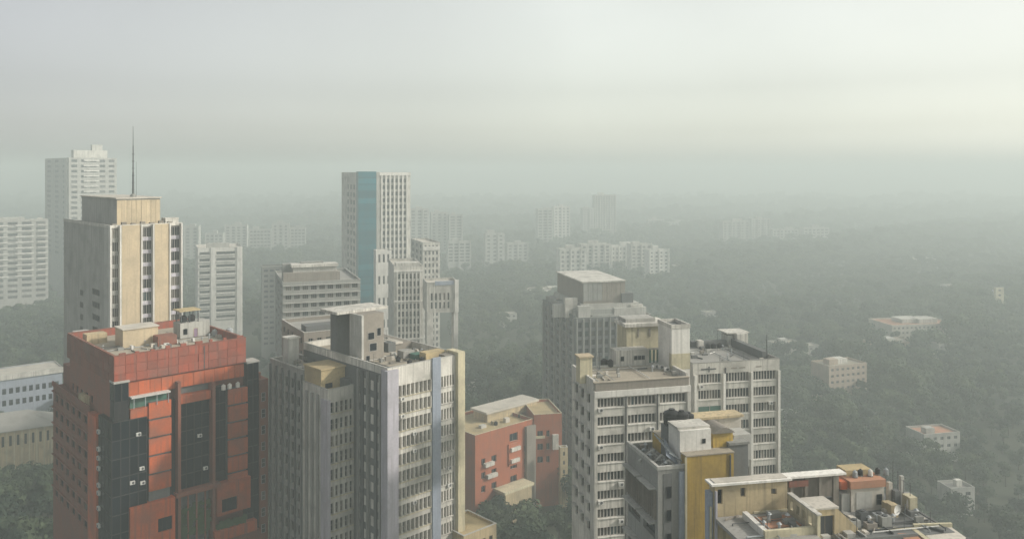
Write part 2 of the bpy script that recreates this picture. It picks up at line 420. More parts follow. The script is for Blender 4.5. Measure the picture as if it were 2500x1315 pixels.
def dish(p, rz, label, r=0.8, group='satellite dishes on the roofs'):
    e_ = empty('satellite_dish', label, 'satellite dish', p, rz, group)
    mb = MB(); rings = [(0.0, 0.0), (0.5, 0.05), (0.8, 0.13), (1.0, 0.22)]; n = 14
    for (ra, ha), (rb, hb) in zip(rings, rings[1:]):
        for k in range(n):
            a, b = 2*math.pi*k/n, 2*math.pi*(k+1)/n
            q = lambda rr, hh, t: (rr*r*math.cos(t), -hh*r*1.3-0.1, 1.1+rr*r*math.sin(t))
            mb.quad(q(ra, ha, a), q(rb, hb, a), q(rb, hb, b), q(ra, ha, b))
    o = mb.build('reflector', M['ac'], e_)
    mb = MB(); mb.tube((0, 0, 0), (0, 0, 1.1), 0.06); mb.tube((0, -0.1, 1.1-r*0.8), (0, -r*0.9, 1.1), 0.025); mb.build('mount', M['metal'], e_)
    return e_

def clutter(blk, x0, x1, y0, y1, z, n, seed, root=None):
    '''pipes, low plinths, vents and stored oddments lying about on a flat roof'''
    q = random.Random(seed); root = root or blk.root
    for k in range(max(1, n//4)):
        mb = MB(); a = q.uniform(x0, x1); c = q.uniform(y0, y1); h = q.uniform(.12, .3)
        if q.random() < .5: mb.tube((x0+.2, c, z+h), (x1-.2, c, z+h), q.uniform(.05, .10)); mb.tube((x0+.2, c, z+h), (x0+.2, c, z), .06)
        else: mb.tube((a, y0+.2, z+h), (a, y1-.2, z+h), q.uniform(.05, .10)); mb.tube((a, y0+.2, z+h), (a, y0+.2, z), .06)
        mb.build('roof_pipe', M[q.choice(('metal', 'dark_metal', 'ac'))], root)
    for k in range(n):
        a = q.uniform(x0+.4, x1-.4); c = q.uniform(y0+.4, y1-.4); t = q.random()
        if t < .45:
            w, d, h = q.uniform(.4, 1.5), q.uniform(.3, 1.0), q.uniform(.2, .9)
            bx('roof_plinth', root, M[q.choice(('roof_pale', 'grey', 'brown_grey', 'pale_grey', 'dark_grey', 'roof_grey'))], a, min(a+w, x1), c, min(c+d, y1), z+.003+.0001*k, z+h)
        elif t < .65:
            mb = MB(); mb.cyl(a, c, z, z+q.uniform(.5, 1.1), .14, n=8); mb.cyl(a, c, z+1.0, z+1.2, .3, .08, n=8); mb.build('roof_vent', M['metal'], root)
        elif t < .8:
            mb = MB(); h = q.uniform(1.2, 2.6); mb.tube((a, c, z), (a, c, z+h), .035); mb.tube((a-.4, c, z+h*.9), (a+.4, c, z+h*.9), .02); mb.build('roof_aerial', M['dark_metal'], root)
        else:
            mb = MB(); r = q.uniform(0, 3); dx, dy = math.cos(r)*1.1, math.sin(r)*1.1
            for j in range(3): mb.tube((a-dx, c-dy, z+.05+.09*j), (a+dx*.9, c+dy*1.1, z+.05+.09*j), .05, n=5)
            mb.build('stored_pipes', M[q.choice(('dark_metal', 'brown_grey', 'ac'))], root)
#EOF1
# ---------------------------------------------------------------- ground and haze
mb = MB(); mb.quad((-7000, -600, 0), (7000, -600, 0), (7000, 9000, 0), (-7000, 9000, 0))
tag(mb.build('ground', M['ground']), kind='structure')

# ---------------------------------------------------------------- the red tower
b = Block('red_tower', 'terracotta red office tower with dark glass bays and a big red crown', 'building', 278, 159, 43, XR=652, XL=137, Y=870)
rt = b.root
lx, ly = b.lx, b.ly
def Z(X, Y, y=0.0): x = lx(X, y); return b.z(x, y, Y)
Wc, Dc = lx(600), ly(165)
zt = b.top; zj = Z(300, 933); zb = Z(340, 962)
# core behind the cladding
bx('core_wall', rt, M['terracotta_shade'], 1.4, b.W-0.8, 1.4, b.D-0.4, 0, zb-0.2)
bx('neck_wall', rt, M['terracotta_crown'], 0.35, Wc-0.3, 0.35, Dc-0.3, zb-0.2, zj-0.18)
shell(b, 'terracotta_crown', z0=zj, z1=zt, x1=Wc, y1=Dc, par=1.6, roof='roof', name='crown_wall', pt=0.4, cop='terracotta_shade')
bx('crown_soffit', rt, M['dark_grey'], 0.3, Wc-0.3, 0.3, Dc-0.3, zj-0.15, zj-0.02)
for X in (497,): bx('rainwater_pipe', rt, M['dark_metal'], lx(X), lx(X)+0.2, -0.2, -0.02, zj, zt-0.4)
gz0 = b.zlow()-2
def panes(side, plane, a0, a1, n, zz, gl='glass_dark', fr='frame_dark', nx=1, nz=1, root=rt):
    p = (a1-a0)/n
    for za, zb_ in zz:
        for k in range(n):
            me = win_mesh(p-0.04, zb_-za-0.04, nx, nz, fr, gl, 0.08)
            a = a0+k*p+0.02
            if side == 'f': link('glass_pane', me, root, (a, plane-0.055, za+0.02))
            elif side == 'l': link('glass_pane', me, root, (plane-0.055, a+p-0.04, za+0.02), R(-90))
FL = 3.6
def levels(z1, z0, h=FL):
    o = []
    while z1-h > z0: o.append((z1-h, z1)); z1 -= h
    return o
# corner glass shaft and bay
zs = Z(290, 934)
bx('glass_shaft', rt, M['black'], -0.1, lx(312), -0.55, 1.9, 0, zs)
panes('f', -0.55, -0.1, lx(312), 2, levels(zs, Z(290, 1024)))
panes('l', -0.1, -0.55, 1.9, 1, levels(zs, Z(290, 1024)))
bx('shaft_cap', rt, M['pale_grey'], -0.25, lx(312)+0.15, -0.7, 2.0, zs+0.003, zs+0.35)
zg = Z(300, 1024)
xg1, yg1 = lx(355), ly(250)
bx('glass_bay', rt, M['black'], -0.7, xg1, -0.9, yg1, 0, zg)
panes('f', -0.9, -0.7, xg1, 4, levels(zg, gz0))
panes('l', -0.7, -0.9, yg1, 4, levels(zg, gz0))
# terrace canopy over the bay
zc = Z(360, 963)
bx('terrace_canopy', rt, M['ac'], lx(316), lx(411), -1.3, 1.8, zc, zc+0.28)
bx('terrace_glazing', rt, M['green'], lx(318), lx(408), 0.2, 0.33, zg, zc-0.02)
for X in (322, 350, 378, 406): bx('canopy_post', rt, M['metal'], lx(X), lx(X)+0.12, -1.1, -0.98, Z(360, 988), zc)
bx('terrace_floor', rt, M['terracotta'], lx(316), lx(414), -0.6, 1.2, Z(360, 1018), Z(360, 990))
# two ladders of red cladding panels
def ladder(X0, X1, Yt, Yb, yo):
    z = Z(X0, Yt); zl = Z(X0, Yb); k = 0
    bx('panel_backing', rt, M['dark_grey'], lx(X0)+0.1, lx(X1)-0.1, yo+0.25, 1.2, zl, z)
    while z-FL > zl-1.5:
        bx('cladding_panel', rt, M['terracotta'], lx(X0), lx(X1), yo-(0.30 if k % 2 else 0.16), yo+0.24, z-FL+0.46, z)
        z -= FL; k += 1
ladder(360, 414, 982, 1228, -0.75)
ladder(553, 600, 950, 1182, -0.75)
bx('dark_slot', rt, M['black'], lx(415), lx(428), 0.1, 1.3, 0, Z(420, 975))
# fins
for X0, X1, Yt in ((429, 436, 930), (513, 520, 932)):
    bx('fin', rt, M['terracotta_shade'], lx(X0), lx(X1), -1.3, 1.3, 0, Z(X0, Yt))
# middle glass wall
zm1, zm0 = Z(440, 984), Z(440, 1196)
bx('glass_wall_backing', rt, M['black'], lx(437), lx(512), 0.3, 1.35, zm0, zm1)
panes('f', 0.3, lx(437), lx(512), 4, levels(zm1, zm0, (zm1-zm0-0.01)/6))
bx('beam', rt, M['terracotta'], lx(437), lx(512), -0.7, 0.9, zm1, zm1+1.7)
bx('sill_beam', rt, M['terracotta_shade'], lx(424), lx(532), -1.5, 0.9, zm0-0.9, zm0)
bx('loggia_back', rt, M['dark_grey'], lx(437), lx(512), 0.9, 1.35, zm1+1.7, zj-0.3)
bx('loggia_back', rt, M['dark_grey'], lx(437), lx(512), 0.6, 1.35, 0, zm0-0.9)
for X in (455, 476, 497): bx('column', rt, M['terracotta_shade'], lx(X), lx(X)+0.3, -0.6, -0.3, 0, zm0-0.9)
for k, X in enumerate((442, 462, 484, 503)):
    mb = MB(); q = random.Random(k)
    for i in range(60):
        a, c = lx(X)+q.uniform(-0.8, 0.8), q.uniform(-0.6, 0.4); z = zm0-1.5-q.uniform(2.0, 8.5); s_ = q.uniform(.2, .5)
        mb.quad((a-s_, c, z-s_), (a+s_, c-s_*.5, z-s_*.4), (a+s_, c, z+s_), (a-s_, c+s_*.4, z+s_*.6))
    o = mb.build('hanging_plant', M['leaf_pot'], rt)
# right-hand glass strips
zr1 = Z(530, 944)
bx('glass_strip', rt, M['black'], lx(522), lx(552), 0.2, 1.3, Z(530, 1180), zr1)
panes('f', 0.2, lx(522), lx(552), 1, levels(zr1, Z(530, 1180)), nx=2)
zs2 = Z(614, 884)
bx('glass_shaft', rt, M['black'], lx(601), lx(629), -0.5, 2.6, 0, zs2)
panes('f', -0.5, lx(601), lx(629), 2, levels(zs2, gz0-4))
bx('shaft_cap', rt, M['pale_grey'], lx(601)-0.15, lx(629)+0.15, -0.65, 2.75, zs2+0.003, zs2+0.35)
bx('end_pier', rt, M['terracotta_shade'], lx(632), lx(654), -0.2, 6, 0, Z(640, 925))
for za, zb_ in levels(Z(640, 945), gz0-4):
    link('window', win_mesh(0.9, 1.9, 1, 2, 'frame', 'glass'), rt, (lx(637), -0.27, za+0.6))
# lower red blocks
zk = Z(540, 1180, -1.5)
x0, x1 = lx(530, -1.5), lx(612, -1.5)
mb = MB(); wx = (lx(542, -1.5), lx(580, -1.5)); wz = (Z(560, 1247, -1.5), Z(560, 1214, -1.5))
facade(mb, 'f', x1, 1, Z(540, 1258, -1.5), zk, [(*wx, *wz)], x0, x1, 0.5, x0, -1.5)
mb.box(x0, x1, -0.9, 1.0, Z(540, 1258, -1.5), zk)
mb.quad((x0, -1.5, zk), (x1, -1.5, zk), (x1, -0.9, zk), (x0, -0.9, zk))
mb.build('projecting_wall', M['terracotta'], rt)
link('window', win_mesh(wx[1]-wx[0], wz[1]-wz[0], 3, 1, 'frame_dark', 'glass_dark'), rt, (wx[0], -1.1, wz[0]))
x0, x1 = lx(318, -1.7), lx(428, -1.7); zk = Z(360, 1230, -1.7)
mb = MB(); wx = (lx(386, -1.7), lx(421, -1.7)); wz = (Z(400, 1296, -1.7), Z(400, 1262, -1.7))
facade(mb, 'f', x1, 1, 0, zk, [(*wx, *wz)], x0, x1, 0.5, x0, -1.7)
mb.box(x0, x1, -1.1, 1.0, 0, zk); mb.quad((x0, -1.7, zk), (x1, -1.7, zk), (x1, -1.1, zk), (x0, -1.1, zk))
mb.quad((x0, -1.7, 0), (x0, -1.1, 0), (x0, -1.1, zk), (x0, -1.7, zk))
mb.build('projecting_wall', M['terracotta'], rt)
link('window', win_mesh(wx[1]-wx[0], wz[1]-wz[0], 3, 1, 'frame_dark', 'glass_dark'), rt, (wx[0], -1.3, wz[0]))
z1 = Z(560, 1288, -2.2)
bx('planter', rt, M['terracotta'], lx(524, -2.2), lx(628, -2.2), -2.2, 0.5, z1-2.2, z1)
mb = MB(); q = random.Random(5)
for i in range(160):
    a, c, z = q.uniform(lx(535, -2), lx(605, -2)), q.uniform(-1.9, 0), z1+q.uniform(0, 1.1); s_ = q.uniform(.15, .4)
    mb.quad((a-s_, c, z-s_), (a+s_, c-s_*.5, z-s_*.4), (a+s_, c, z+s_), (a-s_, c+s_*.4, z+s_*.6))
mb.build('planter_shrubs', M['leaf_pot'], rt)
bx('base_wall', rt, M['terracotta_shade'], lx(436), lx(628), -1.6, 1.2, 0, Z(520, 1318))
# flank, its shade put into the darker terracotta
yp0, yp1 = ly(246), ly(226)
zl = b.z(0, yp1, 1000)
bx('pilaster', rt, M['terracotta'], -0.9, 1.5, yp0, yp1, 0, b.z(0, yp0, 1016))
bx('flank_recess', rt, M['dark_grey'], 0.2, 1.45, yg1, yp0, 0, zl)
fl_rows = rows(zl-1.4, FL, 1.9, gz0)
ops = grid(cols(yp1+0.6, b.D-0.5, 6, 0.55), fl_rows)
mb = MB(); facade(mb, 'l', 0, b.D, 0, zl, ops, yp1, b.D, 0.3, -0.6, 0)
mb.quad((-0.6, yp1, zl), (2, yp1, zl), (2, b.D, zl), (-0.6, b.D, zl)); mb.quad((-0.6, b.D, 0), (2, b.D, 0), (2, b.D, zl), (-0.6, b.D, zl))
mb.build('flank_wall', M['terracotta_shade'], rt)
put_windows(rt, 'l', 0, 0, ops, 0.3, 2, 1, 'frame_dark', 'glass', x0=-0.6)
for za, zb_ in fl_rows: bx('ledge', rt, M['terracotta_shade'], -1.0, -0.6, yp1+0.1, b.D-0.1, zb_+0.15, zb_+0.4)
bx('parapet', rt, M['terracotta_shade'], -0.9, -0.55, yp1-0.3, b.D, zl+0.003, zl+1.0)
bx('flank_shed', rt, M['ochre_light'], 0.3-1.0, 0.28, ly(215), ly(200), zl+0.01, zl+2.2)
mb = MB()
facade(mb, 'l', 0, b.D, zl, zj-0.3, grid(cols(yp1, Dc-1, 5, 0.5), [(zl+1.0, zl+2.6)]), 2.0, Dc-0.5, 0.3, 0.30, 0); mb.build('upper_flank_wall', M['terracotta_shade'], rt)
put_windows(rt, 'l', 0, 0, grid(cols(yp1, Dc-1, 5, 0.5), [(zl+1.0, zl+2.6)]), 0.3, 2, 1, 'frame_dark', 'glass', x0=0.30)
# roof of the red tower
zr = zt-1.6
def roofbox(name, X0, X1, Yt, Yb, depth, mat, zbase=zr, blk=b, root=None):
    """a box standing on the roof whose front foot shows at Yb (photo row) between columns X0..X1"""
    xa, ya = blk.g(X0, Yb, zbase); x1_ = xa+(X1-X0)/FPX*blk.dep(xa, ya)/max(0.3, math.cos(blk.th)+abs((X0-CXP)/FPX)*math.sin(blk.th))
    x1_ = blk.lx(X1, ya)
    h = CAM_H-(Yt-HZ)/FPX*blk.dep(xa, ya)-zbase
    return bx(name, root or blk.root, mat, xa, x1_, ya, ya+depth, zbase+0.004, zbase+h), (xa, x1_, ya, zbase+h)
_, q = roofbox('stair_head', 300, 386, 806, 850, 5, M['cream'])
bx('stair_head_roof', rt, M['roof_pale'], q[0]-0.2, q[1]+0.2, q[2]-0.3, q[2]+5.2, q[3]+0.003, q[3]+0.22)
_, q = roofbox('plant_room', 440, 512, 790, 828, 4, M['pale_grey'])
link('window', win_mesh(0.9, 1.3, 1, 1, 'frame_dark', 'glass_dark'), rt, (q[0]+0.7, q[2]-0.07, zr+0.9)); link('door', win_mesh(1.0, 2.0, 1, 1, 'cream', 'purple'), rt, (q[0]+3.0, q[2]-0.07, zr+0.1))
zq = q[3]
for dx in (0.3, 2.2, 4.1):
    for dy in (0.3, 3.2): bx('canopy_post', rt, M['dark_metal'], q[0]+dx, q[0]+dx+0.18, q[2]+dy, q[2]+dy+0.18, zq, zq+2.6)
bx('canopy', rt, M['roof_yellow'], q[0]-0.2, q[0]+4.6, q[2]-0.2, q[2]+3.8, zq+2.6, zq+2.85)
water_tank(b.world(q[0]+1.3, q[2]+1.5, zq+0.004), 'black water tank under the yellow canopy on the red tower roof')
water_tank(b.world(q[0]+3.2, q[2]+1.6, zq+0.004), 'second black water tank under the yellow canopy, nearer the canopy end')
_, q = roofbox('roof_hut', 212, 262, 818, 842, 3, M['ochre_light'])
_, q = roofbox('roof_hut', 185, 222, 812, 826, 3, M['pale_grey'])
_, q = roofbox('brick_upstand', 386, 432, 822, 846, 3, M['terracotta_shade'])
for X, Y in ((395, 850), (440, 842), (530, 825), (545, 822)):
    xa, ya = b.g(X, Y, zr); bx('roof_plinth', rt, M['roof_pale'], xa, xa+1.6, ya, ya+1.1, zr+0.004, zr+0.6)
for X, Y, lb in ((527, 818, 'plain'), (560, 815, 'far')):
    xa, ya = b.g(X, Y, zr)
    water_tank(b.world(xa, ya, zr+0.004), 'grey water tank beside the plant room on the red tower roof' if lb == 'plain' else 'grey water tank at the outer corner of the red tower roof', 0.8, 1.4, 'metal')
xa, ya = Wc-0.8, 1.2
mb = MB(); mb.cyl(0, 0, 0, 0.5, 0.5, n=12); mb.cyl(0, 0, 0.5, 1.1, 0.5, 0.45, n=12); mb.cyl(0, 0, 1.1, 1.3, 0.45, 0.1, n=12)
mb.build('finial', M['terracotta'], rt, (xa, ya, zr))
for i, (X, Y) in enumerate(((318, 853), (405, 846), (425, 838), (468, 834))):
    xa, ya = b.g(X, Y, zr)
    ac_unit(b.world(xa, ya, zr+0.004), b.th+R(random.choice((0, 15, 90))), ['white cooling unit by the cream stair head on the red roof', 'white cooling unit between stair head and brick upstand on the red roof',
            'white cooling unit in front of the brick upstand on the red roof', 'white cooling unit before the grey plant room on the red roof'][i], 'cooling units on the red tower roof', 1.2)
for i, (X, Y) in enumerate(((545, 938), (560, 936), (580, 935))):
    xa = lx(X); water_tank(b.world(xa, -0.1, Z(555, 950)+0.01), ['white tank at the inner end of the red tower terrace', 'pale tank in the middle of the red tower terrace trio', 'white tank beside the dark glass shaft on the terrace'][i], 0.45, 1.2, 'white_clean', 'white tanks on the red tower terrace')
g_ = 'air conditioners hung on the dark glass flank of the red tower'
for i, Y in enumerate((1056, 1098, 1120, 1145, 1186, 1205, 1242, 1284)):
    ya = ly(252); ac_unit(b.world(-0.75, ya-0.5, b.z(-0.7, ya, Y)), b.th-R(90), '%s white air conditioner down the dark glass flank of the red tower' % ['topmost', 'second', 'third', 'fourth', 'fifth', 'sixth', 'seventh', 'lowest'][i], g_, 1.15)
for i, (X, Y) in enumerate(((337, 1057), (345, 1140), (322, 1175), (347, 1175))):
    ac_unit(b.world(lx(X, -0.9), -0.96, b.z(lx(X, -.9), -.9, Y+6)), b.th, ['highest white air conditioner on the dark corner glass of the red tower', 'white air conditioner alone above the lowest pair on the corner glass',
            'white air conditioner nearer the corner in the lowest pair on the glass', 'white air conditioner nearer the red panels in the lowest pair'][i], 'air conditioners on the dark corner glass of the red tower', 1.0)
for i, (X, Y) in enumerate(((486, 1066), (500, 1145))):
    ac_unit(b.world(lx(X, .3), 0.24, b.z(lx(X, .3), .3, Y)), b.th, ['white air conditioner high on the central glass wall of the red tower', 'white air conditioner low on the central glass wall of the red tower'][i], 'air conditioners on the central glass of the red tower', 1.0)
red = b; q = random.Random(4)
clutter(b, 0.6, Wc-0.6, 0.6, Dc*0.55, zr, 26, 1)
# facing panels of the crown, each a slab of its own
q = random.Random(17); nc, nr = 13, 3; hp = (zt-zj-0.15)/nr
for i in range(nc):
    for k in range(nr):
        a = Wc*i/nc
        if (i*7+k*5) % 17 == 3: continue
        bx('cladding_panel', rt, M['terracotta_crown'], a+0.03, a+Wc/nc-0.03, -0.10-q.uniform(0, .07), -0.004, zj+hp*k+0.03, zj+hp*(k+1)-0.03)
nc = 11
for i in range(nc):
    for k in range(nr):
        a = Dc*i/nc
        bx('cladding_panel', rt, M['terracotta_shade'], -0.10-q.uniform(0, .07), -0.004, a+0.03, a+Dc/nc-0.03, zj+hp*k+0.03, zj+hp*(k+1)-0.03)  # flank panels in the darker copy, shade put into their colour
nc = 12
for i in range(nc):
    a = 0.35+(Wc-0.65)*i/nc
    bx('cladding_panel', rt, M['terracotta'], a+0.03, a+(Wc-0.65)/nc-0.03, 0.24-q.uniform(0, .07), 0.345, zb-0.1, zj-0.35)
for i in range(9):
    a = 1.0+(Wc-3)*i/8; bx('parapet_block', rt, M['terracotta_crown'], a, a+q.uniform(.6, 1.6), 0.02, 0.38, zt+0.101, zt+q.uniform(.25, .7))

# ---------------------------------------------------------------- the cream tower behind it
b = Block('cream_tower', 'tall cream and grey tower with dark window strips and a rooftop mast', 'building', 268, 205, 43, XR=444, XL=155, Y=550)
ct = b.root; lx, ly = b.lx, b.ly
strips = [(266+4, 290), (346, 371), (415, 439)]
pans = [(296, 342), (376, 411)]
z1 = b.top
bx('core_wall', ct, M['pale_grey'], 0.5, b.W, 0.5, b.D, 0, z1-1.0)
bx('roof', ct, M['roof_grey'], 0.4, b.W-0.2, 0.4, b.D-0.2, z1-0.95, z1-0.6)
for X0, X1 in pans: bx('cream_panel', ct, M['cream'], lx(X0), lx(X1), -0.55, 0.5, 0, z1-0.2)
for X0, X1 in strips:
    a, c = lx(X0), lx(X1)
    for za, zb_ in levels(z1-1.0, 38, 3.3):
        bx('spandrel', ct, M['lilac'] if X0 > 300 else M['grey'], a, c, 0.18, 0.49, za, za+0.9)
        link('window', win_mesh(c-a, 2.4, 4, 1, 'frame', 'glass', 0.09), ct, (a, 0.3, za+0.9))
for X in (268, 292, 343.5, 372.5, 412.5, 441):
    bx('fin', ct, M['white_clean'], lx(X)-0.12, lx(X)+0.22, -0.8, 0.5, 0, z1-0.1)
bx('parapet', ct, M['white'], 0, b.W, 0.002, 0.35, z1-0.75, z1)
bx('parapet', ct, M['white'], 0, 0.35, 0.36, b.D, z1-0.75, z1)
bx('flank_wall', ct, M['pale_grey'], 0.1, 0.45, 4.5, b.D, 0, z1-0.8)
bx('flank_wall', ct, M['pale_grey'], 0, 0.45, 0.55, 4.4, 0, z1-0.8)
for Y0, X0, X1 in ((700, 195, 202), (700, 225, 243)):
    y0_, y1_ = ly(X1), ly(X0); zz = b.z(0, y0_, Y0)
    for za, zb_ in levels(zz, 30, 3.3): link('window', win_mesh(y1_-y0_, 1.6, 3, 1, 'frame', 'glass_far'), ct, (0.05, y1_, za+0.8), R(-90))
xa = lx(285, 4.0); xb_ = lx(391, 4.0); yb_ = 34
zp = b.z(xa, 4.0, 486)
mb = MB(); facade(mb, 'f', xb_, yb_, z1-0.6, zp, [], xa, xb_, .3, xa, 4.0)
mb.box(xa+0.02, xb_-.02, 4.02, yb_, z1-0.6, zp); mb.build('penthouse_wall', M['pale_grey'], ct)
n = 9; p = (xb_-xa)/n
for k in range(n): bx('cladding_panel', ct, M['cream'], xa+k*p+0.03, xa+(k+1)*p-0.03, 3.9-0.03*(k % 2), 3.995, z1-0.2, zp-0.35)
bx('penthouse_roof', ct, M['roof_pale'], xa-0.3, xb_+0.3, 3.6, yb_+0.3, zp+0.003, zp+0.35)
bx('roof_hut', ct, M['white'], lx(404, 3), lx(436, 3), 3, 6, z1-0.59, b.z(lx(404, 3), 3, 532))
for k in range(7):
    x_ = 1.0+2.3*k; bx('roof_plinth', ct, M['brown_grey'], x_, x_+1.1, 1.2, 2.2, z1-0.59, z1+0.25+0.3*(k % 2))
t_ = (325-CXP)/FPX
xm, ym = b.lx(325, 9.0), 9.0
mh = b.z(xm, ym, 308)-zp-0.36
m_ = empty('antenna_mast', 'tall thin dark mast on the cream tower penthouse', 'antenna', b.world(xm, ym, zp+0.353))
mb = MB(); mb.tube((0, 0, 0), (0, 0, mh*0.35), 0.30, 0.22, 8); mb.tube((0, 0, mh*0.35), (0, 0, mh*0.72), 0.18, 0.14, 8); mb.tube((0, 0, mh*0.72), (0, 0, mh), 0.10, 0.05, 8); mb.build('pole', M['dark_metal'], m_)
mb = MB(); mb.cyl(0, 0, 0, 0.8, 0.9, 0.45, 10); mb.build('base', M['grey'], m_)
mb = MB()
for k in range(6): mb.box(-0.26, 0.26, -0.26, 0.26, mh*(0.1+0.1*k), mh*(0.1+0.1*k)+0.12)
mb.build('collar', M['dark_metal'], m_)
mb = MB(); mb.tube((0.75, 0.2, 0), (0.75, 0.2, mh*0.5), 0.06, 0.03); mb.build('side_rod', M['dark_metal'], m_)

# ---------------------------------------------------------------- pale slabs at the far left
def bands(blk, X0, X1, z1, z0, dz, hw, name='balcony', mat='white', side='f'):
    pass
def simple_tower(name, label, X, d, th, XR, XL, Y, mat, dz=3.2, hw=1.5, fc=(4, .6), lc=(3, .5), cat='building', zmin=None, roof='roof_pale', gl='glass_far', par=0.9, nx=2, top_off=1.6, group=None, D=None):
    bb = Block(name, label, cat, X, d, th, XR=XR, XL=None if D else XL, Y=Y, group=group, D=D)
    zz = zmin if zmin is not None else 6
    rs = rows(bb.top-top_off, dz, hw, zz)
    fo = grid(cols(0.6, bb.W-0.6, *fc), rs) if fc else []
    lo = grid(cols(0.6, bb.D-0.6, *lc), rs) if lc else []
    shell(bb, mat, f=fo, l=lo, par=par, roof=roof)
    put_windows(bb.root, 'f', bb.W, bb.D, fo, nx=nx, gl=gl)
    put_windows(bb.root, 'l', bb.W, bb.D, lo, nx=nx, gl=gl)
    return bb
b = simple_tower('apartment_tower', 'hazy pale apartment tower rising behind the cream tower', 168, 780, 43, 285, 110, 385, 'pale_grey', 5.0, 2.6, (5, .62), (3, .5), zmin=40)
bx('roof_block', b.root, M['white'], b.lx(180, 3), b.lx(262, 3), 3, 12, b.top-0.9, b.z(0, 3, 366))
bx('roof_block', b.root, M['white'], b.lx(225, 4), b.lx(250, 4), 4, 9, b.z(0, 3, 366), b.z(0, 3, 352))
bx('stair_tower', b.root, M['pale_grey'], -1.6, -0.02, 2, 9, 0, b.top-1)
for k in range(12): bx('balcony', b.root, M['white_clean'], b.W*0.30, b.W*0.62, -1.1, -0.01, b.top-3.0-k*5.0, b.top-1.8-k*5.0)
b = simple_tower('apartment_block', 'pale apartment slab with dark balcony bands at the frame edge, beyond the trees', -60, 709, 32, 118, -90, 540, 'pale_grey', 5.0, 2.5, (5, .70), None, zmin=12, nx=4, D=14)
for X0, X1 in ((-30, 20), (38, 82), (92, 116)):
    for k in range(10): bx('balcony', b.root, M['white_clean'], b.lx(X0), b.lx(X1), -1.0, -0.01, b.top-5.2-k*5.0, b.top-4.2-k*5.0)
bx('roof_block', b.root, M['pale_grey'], b.lx(0, 4), b.lx(60, 4), 4, 9, b.top-0.9, b.top+2.5)
for X in (-20, 90): bx('roof_block', b.root, M['white'], b.lx(X, 3), b.lx(X+14, 3), 3, 6, b.top-0.9, b.top+1.5)
b = Block('apartment_block', 'white apartment block with two stacks of dark balconies, beside the cream tower', 'building', 483, 600, 24, XR=592, D=34, Y=606)
rs = rows(b.top-3, 4.7, 2.6, 12)
fo = grid([(b.lx(487), b.lx(512)), (b.lx(528), b.lx(574))], rs)
shell(b, 'white_clean', f=fo, l=grid(cols(2, b.D-2, 2, .3), rs), par=1.0, roof='roof_pale', depth=1.2)
put_windows(b.root, 'f', 0, 0, fo, 1.2, 4, 1, gl='glass_far'); put_windows(b.root, 'l', 0, 0, grid(cols(2, b.D-2, 2, .3), rs), 1.2, 2, 1, gl='glass_far')
for o_ in fo: bx('balcony', b.root, M['white_clean'], o_[0], o_[1], -0.9, -0.01, o_[2]-0.35, o_[2]+0.55)
bx('pier', b.root, M['white_clean'], b.lx(515), b.lx(526), -0.8, -0.01, 0, b.top+0.3); bx('pier', b.root, M['white_clean'], b.lx(578), b.lx(588), -0.8, -0.01, 0, b.top+0.3)
bx('roof_block', b.root, M['pale_grey'], b.lx(505, 4), b.lx(560, 4), 4, 10, b.top-1, b.top+3)

# ---------------------------------------------------------------- the teal glass tower and its white neighbours
b = Block('glass_tower', 'tall pale tower with a vertical teal glass strip at its corner', 'building', 876, 520, 25, XR=1002, XL=834, Y=421)
gt = b.root; lx, ly = b.lx, b.ly
z1 = b.top
rs = rows(z1-8, 5, 3, 20)
lo = grid(cols(ly(868), ly(846), 3, .62), rs)
shell(b, 'white', l=lo, par=1.2, roof='roof_pale', f=[])
put_windows(gt, 'l', 0, 0, lo, nx=1, gl='glass_far')
bx('teal_glass', gt, M['teal'], -0.8, lx(918, -1), -1.6, 3.0, 0, z1+0.6)
for k, za in enumerate(levels(z1+0.4, 10, 4.2)): bx('glass_pane', gt, M['teal'], -0.75, lx(918, -1.0)-0.05, -1.72, -1.605, za[0]+0.9, za[1])
bx('teal_fin', gt, M['pale_grey'], lx(919, -1.2), lx(926, -1.2), -1.3, 0.2, 0, z1+0.3)
for k in range(7):
    X = 930+k*10.2; bx('pier', gt, M['white_clean'], lx(X), lx(X+3.6), -0.8, -0.01, 0, z1-2)
    if k < 6:
        for za, zb_ in rows(z1-4, 4.2, 2.6, 25): link('window', win_mesh(lx(X+10.0)-lx(X+4.0), 2.6, 2, 1, 'frame', 'glass_far'), gt, (lx(X+4), -0.075, za))
bx('top_band', gt, M['white_clean'], lx(926), b.W, -0.9, -0.02, z1-1.99, z1-0.1)
b = simple_tower('white_annex', 'small white annex with three top windows, beside the teal glass', 918, 450, 20, 956, 912, 612, 'white_clean', 12, 4.5, (3, .45), None, zmin=38, nx=1, par=0.8, top_off=2)
b = simple_tower('office_block', 'slim white block with a dark upper recess, between glass tower and portal building', 1032, 480, 20, 1074, 1003, 592, 'white', 3.6, 2.2, (4, .5), (3, .5), zmin=15, nx=1)
bx('top_band', b.root, M['white_clean'], 0.2, b.W-0.2, -0.5, -0.01, b.top-4.5, b.top-2.4)
b = Block('gridded_block', 'pinkish white office block with a fine grid of arched windows', 'building', 962, 380, 13, XR=1032, XL=948, Y=650)
rs = rows(b.top-3.6, 3.5, 2.4, 12)
fo = grid(cols(b.lx(970), b.lx(1026), 6, .52), rs)
shell(b, 'white', f=fo, l=[], par=1.2, roof='roof_pale', depth=0.5)
put_windows(b.root, 'f', 0, 0, fo, 0.5, 1, 2, gl='glass')
for k in (0, 4, 9): bx('cornice', b.root, M['white_clean'], -0.2, b.W+0.2, -0.5, -0.01, b.top-2.6-k*3.5, b.top-2.0-k*3.5)
